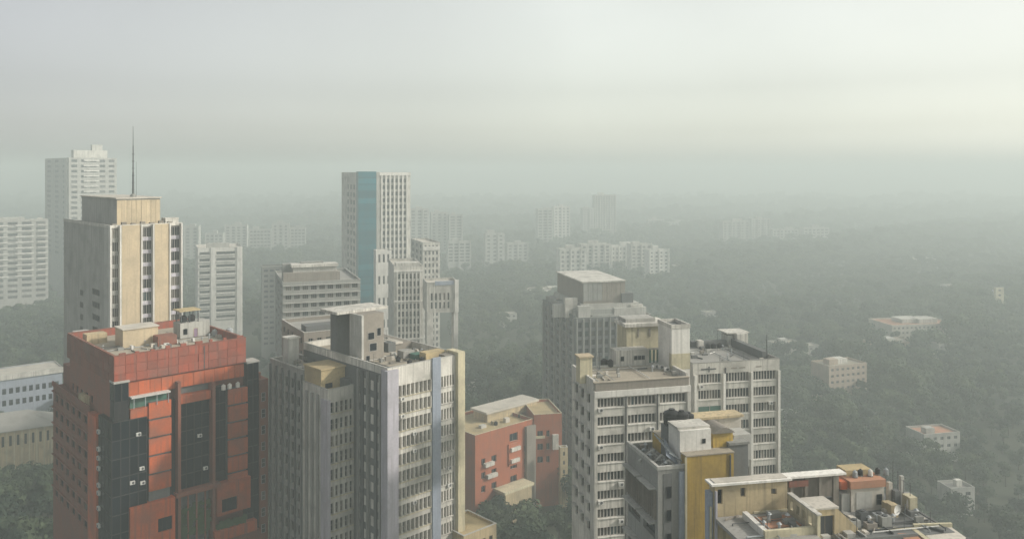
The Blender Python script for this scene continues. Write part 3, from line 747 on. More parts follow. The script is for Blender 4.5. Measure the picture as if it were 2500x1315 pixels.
for k in range(7): x_ = b.lx(970)+(b.lx(1026)-b.lx(970))*k/6; bx('pier', b.root, M['white_clean'], x_-0.25, x_+0.25, -0.35, -0.01, 8, b.top-2.7)
bx('roof_block', b.root, M['white'], 1, b.W-1, 2, 9, b.top-1.2, b.top+1.2)
b = Block('portal_block', 'white portal-shaped block on tall legs with a dark open middle', 'building', 1042, 360, 13, XR=1119, XL=1032, Y=690)
zb_ = b.z(0, 0, 764)
fo = grid(cols(b.lx(1049), b.lx(1100), 5, .45), [(b.z(0, 0, 734), b.z(0, 0, 716)), (b.z(0, 0, 754), b.z(0, 0, 738))])
shell(b, 'white', z0=zb_, f=fo, par=1.0, roof='roof_pale'); put_windows(b.root, 'f', 0, 0, fo, nx=1, gl='glass')
bx('soffit', b.root, M['grey'], 0.3, b.W-0.3, 0.3, b.D-0.3, zb_-0.02, zb_+0.3)
bx('leg', b.root, M['white'], 0.1, b.lx(1058), 0.1, 7, 0, zb_-0.03); bx('leg', b.root, M['white_clean'], b.lx(1108), b.W-0.05, 0.05, 7, 0, zb_-0.03)
bx('side_fin', b.root, M['white_clean'], b.lx(1110), b.W+0.1, -0.6, -0.01, zb_, b.top+1.0); bx('top_band', b.root, M['blue_grey'], b.lx(1062), b.lx(1108), -0.3, -0.01, b.top-1.2, b.top+0.6)
# grey terraced building before them
b = simple_tower('grey_block', 'grey terraced concrete block below the teal glass tower', 690, 320, 20, 880, 672, 690, 'grey', 3.4, 1.7, (9, .7), (3, .5), zmin=20, nx=3, roof='roof_grey', gl='glass')
for i, (X0, X1, Y0, Y1, dy, mt) in enumerate(((692, 830, 690, 668, 3, 'brown_grey'), (715, 822, 668, 652, 6, 'pale_grey'), (690, 770, 690, 645, 12, 'grey'), (735, 790, 652, 640, 9, 'grey'))):
    bx('terrace_block', b.root, M[mt], b.lx(X0, dy), b.lx(X1, dy), dy, dy+7-i, b.z(0, dy, Y0)-2, b.z(b.lx(X0, dy), dy, Y1))
bx('terrace_slab', b.root, M['white'], b.lx(712, 5), b.lx(826, 5), 5, 12, b.z(0, 6, 655)+0.2, b.z(0, 6, 648)+0.1)
for za, zz in rows(b.top-1.0, 3.4, 0.5, 20): bx('sun_shade', b.root, M['pale_grey'], 0.2, b.W-0.2, -0.8, -0.01, za+0.1, za+0.3)
b = simple_tower('apartment_block', 'low hazy terraced block behind the grey concrete block', 640, 520, 20, 715, 622, 652, 'grey', 3.3, 1.6, (5, .7), None, zmin=12, nx=3, D=14)

# ---------------------------------------------------------------- central stepped office cluster
def win_rows(bb, Y, x=0, y=0, dz=3.28, h=2.15):
    return rows(bb.z(x, y, Y), dz, h, bb.zlow(x, y))
b = Block('stepped_office', 'cream stepped office slab with close rows of tall narrow windows', 'building', 946, 155, 43, XR=1128, XL=800, Y=899, D=32)
so = b.root; lx, ly = b.lx, b.ly
rs = win_rows(b, 942, lx(971), 0)
c1 = cols(lx(970), lx(1052), 8, .62); c2 = cols(lx(1076), lx(1110), 5, .62)
fo = grid(c1+c2, rs)
lo = grid(cols(1.6, 11.2, 4, .4), rows(b.top-3.2, 3.28, 1.9, 24))
shell(b, 'white', f=fo, l=[], par=1.3, roof='roof', depth=0.45)
mb = MB(); facade(mb, 'l', 0, 0, 0, b.top-1.4, lo, 1.42, b.D, 0.3, -0.012); mb.build('flank_wall', M['dark_grey'], so)  # shaded flank of the white block, shade put into a dark grey wall
put_windows(so, 'f', 0, 0, fo, 0.45, 1, 2, 'frame', split=True); put_windows(so, 'l', 0, 0, lo, 0.3, 2, 1, 'frame_dark', x0=-0.012)
bx('corner_pier', so, M['lilac'], -0.5, lx(968), -0.75, 1.4, 0, b.top-0.4)
bx('service_shaft', so, M['blue_grey'], lx(1054), lx(1074), -0.35, -0.01, 0, b.top+0.35)
bx('end_pier', so, M['cream_edge'], lx(1112), b.W+0.05, -0.9, 3.0, 0, b.top+0.7)
for za, zb_ in rs:
    bx('window_sill', so, M['cream_edge'], lx(970), lx(1052), -0.22, -0.01, za-0.16, za-0.02)
    bx('window_sill', so, M['white'], lx(1076), lx(1110), -0.22, -0.01, za-0.16, za-0.02)
    for k in range(9):
        x_ = lx(970)+(lx(1052)-lx(970))*k/8
        bx('mullion', so, M['white'], x_-0.12, x_+0.12, -0.16, -0.01, za, zb_+0.05)
for y_ in (1.9, 6.2, 9.6): bx('flank_fin', so, M['grey'], -0.45, -0.01, y_, y_+0.5, 0, b.top-1.6)
for y_ in (3.4, 8.1): mb = MB(); mb.tube((-0.2, y_, 10), (-0.2, y_, b.top-1.8), 0.11); mb.build('soil_pipe', M['dark_metal'], so)
for z_ in (8, 16, 24, 33, 41): bx('flank_ledge', so, M['pale_grey'], -0.3, -0.01, 1.45, 11.4, z_, z_+0.25)
zr = b.top-1.3
# roof: stair and lift tower under a wide slab
xa, ya = b.g(885, 884, zr)
bx('lift_tower', so, M['brown_grey'], xa, b.lx(937, ya), ya, ya+5, zr+0.004, b.z(xa, ya, 769))
zl_ = b.z(xa, ya, 769)
for Yt, Yb, X0, X1, nm in ((812, 830, 898, 914, 'window'), (838, 858, 902, 920, 'window'), (868, 884, 893, 903, 'window'), (800, 820, 920, 930, 'window')):
    x0 = b.lx(X0, ya); x1 = b.lx(X1, ya); link(nm, win_mesh(x1-x0, b.z(x0, ya, Yt)-b.z(x0, ya, Yb), 1, 1, 'pale_grey', 'glass_dark'), so, (x0, ya-0.07, b.z(x0, ya, Yb)))
bx('lift_tower_fin', so, M['pale_grey'], xa-0.5, xa-0.02, ya-0.5, ya+4, zr+0.004, zl_)
xc, yc = b.g(862, 862, zr+1.0)
bx('column', so, M['cream_edge'], b.lx(859, yc), b.lx(874, yc), yc, yc+0.8, zr+0.004, zl_)
bx('dark_wall', so, M['dark_grey'], b.lx(822, yc+3), b.lx(857, yc+3), yc+3, yc+5.5, zr-1, zl_-0.6)  # dark grey wall under the slab roof
xs0, xs1 = b.lx(822, yc-1), b.lx(945, ya)
bx('slab_roof', so, M['white'], xs0, b.lx(946, yc-1), yc-1.0, yc+5.5, zl_+0.003, zl_+0.55)
# flat roofs at the back of the cluster
x0, y0 = b.g(950, 858, zr)
bx('roof_wall', so, M['brown_grey'], x0, b.W-0.5, y0, 31, zr+0.004, b.z(x0, y0, 842))
zz = b.z(x0, y0, 842)
bx('pale_slab', so, M['roof_pale'], x0-0.4, b.W-3, y0-0.4, 30, zz+0.004, zz+0.35)
for i, (X0, X1, Yt, Yb, mt) in enumerate(((948, 966, 838, 860, 'dark_grey'), (985, 1010, 858, 876, 'roof_grey'), (1040, 1085, 862, 884, 'roof_yellow'), (1014, 1036, 866, 878, 'green'), (1088, 1122, 868, 886, 'brown_grey'))):
    xa, ya = b.g(X0, Yb, zr); bx('roof_hut', so, M[mt], xa, b.lx(X1, ya), ya, ya+2.2, zr+0.004, b.z(xa, ya, Yt))
for i, (X, Y) in enumerate(((972, 882), (1000, 892), (1030, 884))):
    xa, ya = b.g(X, Y, zr); water_tank(b.world(xa, ya, zr+0.004), ['small black water tank by the lift tower of the stepped office', 'small black water tank in the middle of the stepped office roof', 'small black water tank by the yellowed hut on the stepped office'][i], 0.5, 1.1)
off = b
clutter(b, 1, b.W-1, 1.0, 14, zr, 26, 2)
clutter(b, x0, b.W-3.2, y0, 29, zz+0.36, 8, 3)
# middle step
b = Block('office_wing', 'low white-fronted wing of the stepped office with five windows across', 'building', 800, 159.6, 43, XR=864, XL=738, Y=952)
rs = win_rows(b, 983, b.lx(806), 0)
fo = grid(cols(b.lx(805), b.lx(863), 5, .62), rs)
lo = grid(cols(1.2, b.D-1.0, 4, .35), rs)
shell(b, 'white', f=fo, l=lo, par=1.0, roof='roof', depth=0.4)
put_windows(b.root, 'f', 0, 0, fo, 0.4, 1, 2, 'frame', split=True); put_windows(b.root, 'l', 0, 0, lo, 0.4, 1, 2, 'frame_dark')
bx('corner_pier', b.root, M['lilac'], -0.3, b.lx(804), -0.5, 2.2, 0, b.top-2.0)
for k in (3.2, 5.4, 7.6): bx('flank_fin', b.root, M['grey'], -0.35, -0.01, k, k+0.7, 0, b.top-1.5)
for za, zb_ in rs: bx('window_sill', b.root, M['cream_edge'], b.lx(805), b.lx(863), -0.2, -0.01, za-0.16, za-0.02)
xa, ya = 0.3, 3.2
bx('roof_room', b.root, M['roof_yellow'], 0.3, b.W-0.2, 3.0, b.D-0.3, b.top-1.0+0.004, b.z(0.3, 3.0, 905))
bx('roof_room_slab', b.root, M['roof_yellow'], 0.1, b.W, 2.8, b.D-0.2, b.z(0.3, 3, 905)+0.004, b.z(0.3, 3, 905)+0.3)
link('window', win_mesh(1.6, 1.0, 2, 1, 'frame_dark', 'glass_dark'), b.root, (1.2, 2.93, b.top-0.5))
bx('roof_hut', b.root, M['dark_grey'], b.W-1.6, b.W-0.1, 1.0, 2.6, b.top-0.996, b.top+1.2)
# rear step
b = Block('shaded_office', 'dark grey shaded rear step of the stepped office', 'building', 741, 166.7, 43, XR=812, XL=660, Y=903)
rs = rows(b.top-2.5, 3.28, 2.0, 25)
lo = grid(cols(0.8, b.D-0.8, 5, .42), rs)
shell(b, 'grey', f=[], l=lo, par=1.0, roof='roof_pale', depth=0.4); put_windows(b.root, 'l', 0, 0, lo, 0.4, 2, 1, 'frame_dark')  # side away from the sun, its dimness put into the grey walls
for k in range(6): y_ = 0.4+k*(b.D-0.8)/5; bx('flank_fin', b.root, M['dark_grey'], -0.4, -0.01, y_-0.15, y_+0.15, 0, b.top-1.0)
xa, ya = b.g(700, 882, b.top-1.0)
bx('tank_room', b.root, M['pale_grey'], b.lx(704, 8), b.lx(730, 8), 8, 10.5, b.top-0.996, b.z(b.lx(704, 8), 8, 828))
bx('tank_room_roof', b.root, M['white'], b.lx(702, 8), b.lx(732, 8), 7.8, 10.7, b.z(b.lx(704, 8), 8, 828)+0.003, b.z(b.lx(704, 8), 8, 825))
bx('roof_slab', b.root, M['roof_pale'], 0.6, b.W-0.5, 1, 6, b.top-0.6, b.top-0.3)
rear = b
clutter(b, 0.8, b.W-0.8, 1, b.D-1, b.top-0.3, 12, 4)
# dark brown volume behind the cluster
b = simple_tower('brown_block', 'dark brown grey block behind the stepped office roofs', 742, 205, 30, 880, 688, 812, 'brown_grey', 3.3, 1.6, (6, .5), (5, .5), zmin=28, nx=2, roof='roof_grey', gl='glass_dark')
bx('plant_room', b.root, M['dark_grey'], 1, b.W*0.6, 1.5, 6, b.top-0.9, b.top+1.2)
# cream flat roof at the foot of the cluster
b = Block('low_block', 'low block with a sunlit cream flat roof at the foot of the stepped office', 'building', 1132, 163, 43, XR=1212, XL=1062, Y=1308)
shell(b, 'ochre_light', f=grid(cols(0.6, b.W-.6, 4, .5), [(b.top-3.4, b.top-2)]), par=0.5, roof='roof_yellow')
put_windows(b.root, 'f', 0, 0, grid(cols(0.6, b.W-.6, 4, .5), [(b.top-3.4, b.top-2)]), nx=2)
bx('roof_upstand', b.root, M['roof_yellow'], 1.5, 3.2, 3, 4, b.top-0.496, b.top+0.2)

# ---------------------------------------------------------------- mid-distance red brick building
b = Block('red_brick_block', 'red brick block among the trees with pale roofs and small balconies', 'building', 1160, 287, 43, XR=1302, D=8, Y=1062)
K = 1.33
rs = [(b.top-8.6*K, b.top-6.8*K), (b.top-12.2*K, b.top-10.4*K), (b.top-15.8*K, b.top-14*K)]
cs = [(b.lx(1175), b.lx(1185)), (b.lx(1200), b.lx(1212)), (b.lx(1246), b.lx(1262)), (b.lx(1280), b.lx(1290))]
fo = grid(cs, rs)+[(b.lx(1244), b.lx(1264), b.top-4.6*K, b.top-2.4*K)]
shell(b, 'brick', f=fo, par=1.2, roof='roof_yellow', depth=0.6, y1=24, cop='cream_edge'); put_windows(b.root, 'f', 0, 0, fo, 0.6, 2, 1, 'frame', 'glass_dark')
for X0, X1, Y0 in ((1180, 1202, 1130), (1186, 1210, 1158), (1244, 1266, 1092), (1244, 1264, 1120)): bx('balcony', b.root, M['white'], b.lx(X0), b.lx(X1), -1.3, -0.01, b.z(b.lx(X0), 0, Y0+9), b.z(b.lx(X0), 0, Y0))
bx('stair_shaft', b.root, M['brown_grey'], b.lx(1281), b.lx(1303), -1.2, 0.0, 0, b.top-2.0)
bx('orange_bay', b.root, M['brick'], b.lx(1240), b.lx(1270), -0.5, -0.012, b.top-11.0*K, b.top-5.0*K)
bx('porch_roof', b.root, M['cream_edge'], b.lx(1228, -5), b.lx(1300, -5), -6, -0.02, b.z(b.lx(1235), -5, 1196), b.z(b.lx(1235), -5, 1190)); bx('porch_wall', b.root, M['ochre_light'], b.lx(1232, -5), b.lx(1296, -5), -5.5, -0.02, 0, b.z(b.lx(1235), -5, 1196)-0.02)
bx('roof_room', b.root, M['ochre_light'], b.lx(1190, 11), b.lx(1310, 11), 11, 19, b.top-1.196, b.z(b.lx(1200, 11), 11, 1008))
bx('roof_room_slab', b.root, M['roof_pale'], b.lx(1186, 11), b.lx(1314, 11), 10.5, 20, b.z(b.lx(1200, 11), 11, 1008)+0.003, b.z(b.lx(1200, 11), 11, 1003))
for X, Y, w_ in ((1175, 1046, 2.5), (1205, 1036, 3), (1235, 1032, 2), (1180, 1028, 3.5)):
    xa, ya = b.g(X, Y, b.top-1.2); bx('roof_hut', b.root, M[random.choice(('roof_pale', 'pale_grey', 'ochre_light'))], xa, xa+w_, ya, ya+1.5, b.top-1.196, b.top-0.2+random.random())
for i, (X, Y) in enumerate(((1195, 1032), (1250, 1012))):
    xa, ya = b.g(X, Y, b.top-1.2); water_tank(b.world(xa, 6.5+i, b.top-1.196), ['black water tank over the low end of the red brick roof', 'black water tank over the middle of the red brick roof'][i], 0.7, 1.4)
b2 = Block('red_brick_wing', 'red brick wing with white bay windows, joined to the red brick block', 'building', 1304, 306, 12, XR=1372, D=20, Y=1012)
rs = [(b2.top-6.4*K, b2.top-4.6*K), (b2.top-10*K, b2.top-8.2*K), (b2.top-13.6*K, b2.top-11.8*K)]
fo = grid([(b2.lx(1312), b2.lx(1326)), (b2.lx(1334), b2.lx(1342))], rs)
shell(b2, 'brick', f=fo, par=1.0, roof='roof_yellow', depth=0.5, cop='cream_edge'); put_windows(b2.root, 'f', 0, 0, fo, 0.5, 2, 1, 'frame', 'glass_dark')
bx('bay', b2.root, M['white'], b2.lx(1348), b2.lx(1362), -1.2, -0.01, b2.z(0, 0, 1098), b2.z(0, 0, 1062)); bx('sill_band', b2.root, M['cream_edge'], b2.lx(1308), b2.lx(1330), -0.4, -0.01, b2.z(0, 0, 1070), b2.z(0, 0, 1064))
b3 = simple_tower('annex', 'small pale annex against the end of the red brick wing', 1368, 302, 12, 1386, 1364, 1092, 'ochre_light', 3.3, 1.5, (1, .5), None, zmin=6)
#EOF2
# ---------------------------------------------------------------- dark ribbed tower beyond
b = Block('ribbed_tower', 'dark grey ribbed tower with stepped terraces and a drum-like penthouse', 'building', 1402, 330, 14, XR=1590, XL=1326, Y=776)
dt = b.root; lx, ly = b.lx, b.ly
rs = rows(b.top-2, 3.5, 2.2, 14)
fo = grid(cols(lx(1408), lx(1584), 11, .55), rs); lo = grid(cols(0.8, b.D-0.8, 5, .5), rs)
shell(b, 'dark_grey', f=fo, l=lo, par=0.9, roof='roof_grey', depth=0.5)
put_windows(dt, 'f', 0, 0, fo, 0.5, 1, 1, 'frame_dark', 'glass'); put_windows(dt, 'l', 0, 0, lo, 0.5, 1, 1, 'frame_dark', 'glass')
for k in range(12): x_ = lx(1408)+(lx(1584)-lx(1408))*k/11; bx('rib', dt, M['grey'], x_-0.25, x_+0.25, -0.6, -0.01, 0, b.top-0.5)
for k in range(6): y_ = 0.8+(b.D-1.6)*k/5; bx('rib', dt, M['grey'], -0.6, -0.01, y_-0.25, y_+0.25, 0, b.top-0.5)
x_ = lx(1326, 0)
bx('terrace_block', dt, M['grey'], 1, b.W-2, 3, b.D-1, b.top-0.896, b.top+2.6)
bx('terrace_block', dt, M['pale_grey'], lx(1418, 4), lx(1560, 4), 4, b.D-3, b.top+2.604, b.top+4.6)
for i, (X0, X1, Y0, Y1, dy) in enumerate(((1412, 1442, 760, 748, 1.2), (1446, 1500, 784, 770, 0.8), (1500, 1578, 764, 752, 2.6), (1380, 1410, 742, 728, 6), (1540, 1570, 752, 744, 3.0), (1352, 1376, 752, 744, 8))):
    bx('roof_hut', dt, M[('pale_grey', 'grey', 'pale_grey', 'white', 'white', 'pale_grey')[i]], lx(X0, dy), lx(X1, dy), dy, dy+2.2, b.top-0.89, b.z(lx(X0, dy), dy, Y1))
za, zb_ = b.top+4.604, b.z(lx(1425, 5), 5, 690)
bx('penthouse', dt, M['brown_grey'], lx(1424, 5), lx(1526, 5), 5, b.D-4, za, zb_)
n = 9
for k in range(n):
    a = lx(1424, 5)+(lx(1526, 5)-lx(1424, 5))*k/n; p = (lx(1526, 5)-lx(1424, 5))/n
    bx('wall_panel', dt, M['brown_grey' if k > 3 else 'grey'], a+0.05, a+p-0.05, 4.85-0.05*(k % 3), 4.98, za+1.2, zb_-0.2)
bx('penthouse_roof', dt, M['white'], lx(1420, 5), lx(1528, 5), 4.5, b.D-3.7, zb_+0.003, zb_+0.5)
bx('lift_room', dt, M['dark_grey'], lx(1518, 4), lx(1546, 4), 4, 8, b.top+4.6, b.z(lx(1518, 4), 4, 716))
bx('roof_parapet', dt, M['dark_grey'], -0.2, 0.4, -0.2, b.D, b.top+0.11, b.top+0.9)

clutter(b, 0.8, b.W-1, 0.5, 3, b.top-0.89, 14, 13); clutter(b, 1.2, b.W-2.2, 3, b.D-1, b.top+2.6, 16, 14)
# ---------------------------------------------------------------- twin white office blocks at the right
A = Block('white_office', 'white office block with ribbon windows and a wide brown-edged flat roof', 'building', 1452, 140, 14, XR=1684, XL=1396, Y=934)
ra = A.root; lx, ly = A.lx, A.ly
zA = A.top
rs = [(A.z(0, 0, 994+45*k), A.z(0, 0, 976+45*k)) for k in range(8)]
rs = [(a-0.15, c+0.15) for a, c in rs]
bays = [(1459, 1524), (1533, 1601), (1611, 1674)]
fo = grid([(lx(a), lx(c)) for a, c in bays], rs)
rl = [(A.z(0, 0, 994+45*k)-0.1, A.z(0, 0, 972+45*k)+0.1) for k in range(8)]
lo = grid(cols(1.5, A.D-1.0, 3, .45), rl)
shell(A, 'white', z1=zA-1.5, f=fo, l=lo, par=0.0, roof='roof', depth=0.35, coping=False)
q = random.Random(3)
for a, c, z0_, z1_ in fo:
    n = 8; p = (c-a)/n
    for k in range(n):
        framed_window(ra, p-0.03, z1_-z0_, (a+k*p+0.015, 0.27, z0_), fw=0.09)
    bx('window_sill', ra, M['white_clean'], a, c, -0.16, -0.01, z0_-0.14, z0_-0.02)
put_windows(ra, 'l', 0, 0, lo, 0.35, 3, 1, 'frame_dark', 'glass')
for a, c, z0_, z1_ in lo: bx('sun_hood', ra, M['pale_grey'], -0.55, -0.01, a-0.1, c+0.1, z1_+0.05, z1_+0.17)
bx('corner_pier', ra, M['white'], -0.15, lx(1457), -0.25, 0.9, 0, zA-1.52)
for X in (1528, 1605): bx('rainwater_pipe', ra, M['dark_metal'], lx(X)-0.09, lx(X)+0.09, -0.2, -0.02, A.zlow(), zA-2.6)
bx('end_pier', ra, M['white'], lx(1677), A.W+0.1, -0.25, 0.9, 0, zA-1.52)
# recessed brown parapet and pale fascia
bx('fascia', ra, M['white_clean'], -0.1, A.W+0.1, -0.3, -0.005, zA-2.55, zA-1.5)
bx('parapet_wall', ra, M['brown_grey'], 0.15, A.W-0.1, 0.10, 0.5, zA-1.5+0.003, zA-0.12)
bx('parapet_coping', ra, M['roof'], -0.1, A.W, -0.02, 0.7, zA-0.117, zA)
bx('parapet_wall', ra, M['white'], -0.02, 0.4, 0.72, A.D, zA-1.497, zA+0.3)
bx('parapet_wall', ra, M['white'], A.W-0.4, A.W, 0.72, A.D, zA-1.497, zA+0.55)
bx('parapet_wall', ra, M['pale_grey'], 0.42, A.W-0.42, A.D-0.4, A.D, zA-1.497, zA-0.2)
bx('roof_deck', ra, M['roof'], 0.42, A.W-0.42, 0.72, A.D-0.42, zA-1.6, zA-0.55)
zr = zA-0.546
# roof houses of A
def rbox(blk, name, mat, X0, X1, Yt, Yb, dep, z, top=None):
    xa, ya = blk.g((X0+X1)/2, Yb, z); xa = blk.lx(X0, ya); xb = blk.lx(X1, ya)
    o = bx(name, blk.root, M[mat], xa, xb, ya, ya+dep, z+0.004, blk.z(xa, ya, Yt))
    return xa, xb, ya, blk.z(xa, ya, Yt)
x0, x1, y0, z1 = rbox(A, 'plant_room', 'white', 1504, 1584, 856, 892, 3, zr)
link('window', win_mesh(A.lx(1524, y0)-A.lx(1514, y0), 1.0, 1, 1, 'frame', 'glass_dark'), ra, (A.lx(1514, y0), y0-0.07, zr+0.9))
link('window', win_mesh(A.lx(1575, y0)-A.lx(1547, y0), 0.9, 3, 1, 'frame', 'glass_dark'), ra, (A.lx(1547, y0), y0-0.07, zr+1.0))
for k in range(4): bx('louvre_post', ra, M['green'], A.lx(1586+k*9, y0), A.lx(1590+k*9, y0), y0, y0+0.3, zr+0.004, z1-0.2)
bx('louvre_lintel', ra, M['white'], A.lx(1585, y0), A.lx(1622, y0), y0, y0+0.35, z1-0.195, z1+0.1)
ys = y0+3.05
bx('tank_house', ra, M['cream_edge'], A.lx(1530, ys), A.lx(1630, ys), ys, ys+5, zr+0.004, A.z(x0, ys, 800))
for X in (1556, 1584): bx('stain_fin', ra, M['brown_grey'], A.lx(X, ys), A.lx(X+4, ys), ys-0.12, ys-0.01, A.z(x0, ys, 826), A.z(x0, ys, 806))
bx('tank_house_roof', ra, M['white'], A.lx(1524, ys), A.lx(1632, ys), ys-0.5, ys+5.4, A.z(x0, ys, 800)+0.003, A.z(x0, ys, 792)); bx('tank_house_top', ra, M['pale_grey'], A.lx(1528, ys+1), A.lx(1600, ys+1), ys+1, ys+5, A.z(x0, ys, 792)+0.003, A.z(x0, ys, 783))
# stair tower between the two blocks
yt = A.g(1660, 905, zr)[1]
xa, xb = A.lx(1640, yt), A.lx(1684, yt)
zt_ = A.z(xa, yt, 802)
bx('stair_tower', ra, M['white_clean'], xa, xb, yt, yt+6, 0, zt_)
mb = MB(); mb.box(xa-0.1, xb+0.1, yt-0.1, yt+0.2, zt_+0.003, zt_+0.7); mb.box(xa-0.1, xb+0.1, yt+5.9, yt+6.1, zt_+0.003, zt_+0.7); mb.box(xa-0.1, xa+0.2, yt+0.2, yt+5.9, zt_+0.003, zt_+0.7); mb.box(xb-0.2, xb+0.1, yt+0.2, yt+5.9, zt_+0.003, zt_+0.7)
mb.build('stair_tower_parapet', M['white'], ra)
bx('stair_tower_roof', ra, M['dark_grey'], xa+0.2, xb-0.2, yt+0.2, yt+5.9, zt_+0.003, zt_+0.12)
bx('stair_tower_skirt', ra, M['cream_edge'], xa-0.06, xb+0.06, yt-0.06, yt+1.0, zr+0.3, zr+3.2)
# cream tank kiosk on the corner
yk = 1.6
bx('corner_kiosk', ra, M['cream_edge'], lx(1416, 4.5), lx(1446, 4.5), 4.5, 6.6, zA-1.2, A.z(0, 4.5, 873))
bx('kiosk_roof', ra, M['cream'], lx(1413, 4.5), lx(1449, 4.5), 4.3, 6.9, A.z(0, 4.5, 873)+0.003, A.z(0, 4.5, 869))
mb = MB(); mb.box(0.5, 1.6, 9.0, 10.0, zr+0.004, zr+1.3); mb.build('roof_plinth', M['grey'], ra)
for i, (X, Y, r_) in enumerate(((1475, 893, 0.7), (1490, 895, 0.55))):
    xa, ya = A.g(X, Y, zr); water_tank(A.world(xa, ya, zr+0.004), ['dark water tank between cream kiosk and plant room on the white office', 'smaller dark water tank beside the plant room on the white office'][i], r_, 1.4)
xa, ya = A.g(1464, 900, zr); mast(A.world(xa, ya, zr+0.004), 3.2, 'thin antenna by the cream kiosk on the white office roof')
for i, (X, Y) in enumerate(((1600, 898), (1612, 900), (1626, 905))):
    xa, ya = A.g(X, Y, zr); ac_unit(A.world(xa, ya, zr+0.004), A.th, ['cooling unit next to the louvre posts on the white office roof', 'cooling unit in the middle of the trio below the louvres', 'cooling unit nearest the stair tower on the white office roof'][i], 'cooling units on the white office roof', 1.1)
clutter(A, 0.8, A.W-0.8, 1.2, A.D-1.2, zr, 16, 5)
# block B
B = Block('white_office', 'white office block further back, with three window bays and rooftop tank huts', 'building', 1692, 168, 13, XR=1903, D=20, Y=887)
rb = B.root; lx, ly = B.lx, B.ly
rs = [(B.z(0, 0, 936+39.3*k)-0.1, B.z(0, 0, 916+39.3*k)+0.1) for k in range(12)]
bays = [(1705, 1760), (1773, 1829), (1839, 1894)]
fo = grid([(lx(a), lx(c)) for a, c in bays], rs)
shell(B, 'white', f=fo, l=[], par=1.0, roof='roof_grey', depth=0.35, cop='roof_grey')
for i, (a, c, z0_, z1_) in enumerate(fo):
    n = 8; p = (c-a)/n
    if i == 6:
        bx('window_screen', rb, M['green'], a+0.02, c-0.02, 0.05, 0.2, z0_-0.5+0.52, z1_-0.02); bx('window_screen_rail', rb, M['pale_grey'], (a+c)/2-0.05, (a+c)/2+0.05, -0.03, 0.045, z0_, z1_)
        continue
    for k in range(n): framed_window(rb, p-0.03, z1_-z0_, (a+k*p+0.015, 0.27, z0_), fw=0.09)
    bx('window_sill', rb, M['white_clean'], a, c, -0.16, -0.01, z0_-0.14, z0_-0.02)
bx('painted_panel', rb, M['purple'], lx(1706), lx(1760), -0.1, -0.01, B.z(0, 0, 1022), B.z(0, 0, 1012))
for X in (1694, 1764.5, 1832, 1898): bx('pier', rb, M['white_clean'], lx(X), lx(X+5.5), -0.35, -0.01, 0, B.top-2.4)
for X in (1769.8,): bx('rainwater_pipe', rb, M['dark_metal'], lx(X), lx(X)+0.2, -0.22, -0.02, B.zlow(), B.top-1.2)
bx('emblem_bar', rb, M['dark_metal'], lx(1712), lx(1748), -0.1, -0.01, B.z(0, 0, 904), B.z(0, 0, 901)); bx('emblem_bar', rb, M['dark_metal'], lx(1729), lx(1732), -0.15, -0.105, B.z(0, 0, 910), B.z(0, 0, 896))
for X0 in (1785, 1805, 1845): bx('vent', rb, M['brown_grey'], lx(X0), lx(X0+14), -0.06, -0.01, B.z(0, 0, 905), B.z(0, 0, 902))
zr = B.top-1.0
x0, x1, y0, z1 = rbox(B, 'tank_hut', 'white', 1800, 1826, 815, 846, 4, zr)
x0, x1, y0, z1 = rbox(B, 'tank_hut', 'pale_grey', 1776, 1799.5, 818, 844, 3, zr)
bx('tank_hut_roof', rb, M['white'], B.lx(1773, y0), B.lx(1828, y0), y0-0.3, y0+4.4, z1+0.33, z1+0.6)
rbox(B, 'roof_wall', 'dark_grey', 1690, 1775, 834, 846, 1.2, zr)
rbox(B, 'roof_hut', 'white', 1706, 1718, 832, 850, 1.6, zr)
mb = MB()
xa, ya = B.g(1835, 848, zr); xb, yb_ = B.g(1890, 868, zr)
mb.box(B.W-1.6, B.W-0.4, 4, 18, zr+0.004, zr+1.7); mb.build('roof_wall', M['dark_grey'], rb)
for i, (X, Y) in enumerate(((1728, 847), (1742, 847), (1757, 846))):
    xa, ya = B.g(X, Y+4, zr); water_tank(B.world(xa, ya, zr+0.004), ['black water tank by the small white hut on the rear white office', 'black water tank in the middle of the trio on the rear white office', 'black water tank by the tall tank huts on the rear white office'][i], 0.6, 1.3)
xa, ya = B.g(1887, 872, zr); mast(B.world(B.W-1.2, 3, zr+0.004), 5.5, 'lattice antenna at the corner of the rear white office', 0.12, bars=4)
xa, ya = B.g(1752, 830, zr); mast(B.world(xa, ya, zr+0.004), 3.0, 'thin antenna behind the tank row on the rear white office', 0.05)

clutter(B, 1, B.W-2, 2, 18, zr, 22, 6)
ORD = ('top', 'second', 'third', 'fourth', 'fifth', 'sixth', 'seventh', 'eighth')
qa = random.Random(31)
for nm, blk, Ys, Xs in (('near white office', A, [998+45*k for k in range(7)], (1465, 1515, 1540, 1590)), ('rear white office', B, [940+39.3*k for k in range(5)], (1710, 1750, 1780, 1845, 1880)), ('stepped office', off, [970+42*k for k in range(7)], (980, 1010, 1040, 1095))):
    for k, Y in enumerate(Ys):
        X = qa.choice(Xs); x_ = blk.lx(X)
        ac_unit(blk.world(x_, -0.03, blk.z(x_, 0, Y+7)), blk.th, 'white air conditioner under the %s window row of the %s front' % (ORD[k], nm), 'air conditioners on the %s front' % nm, 1.0)
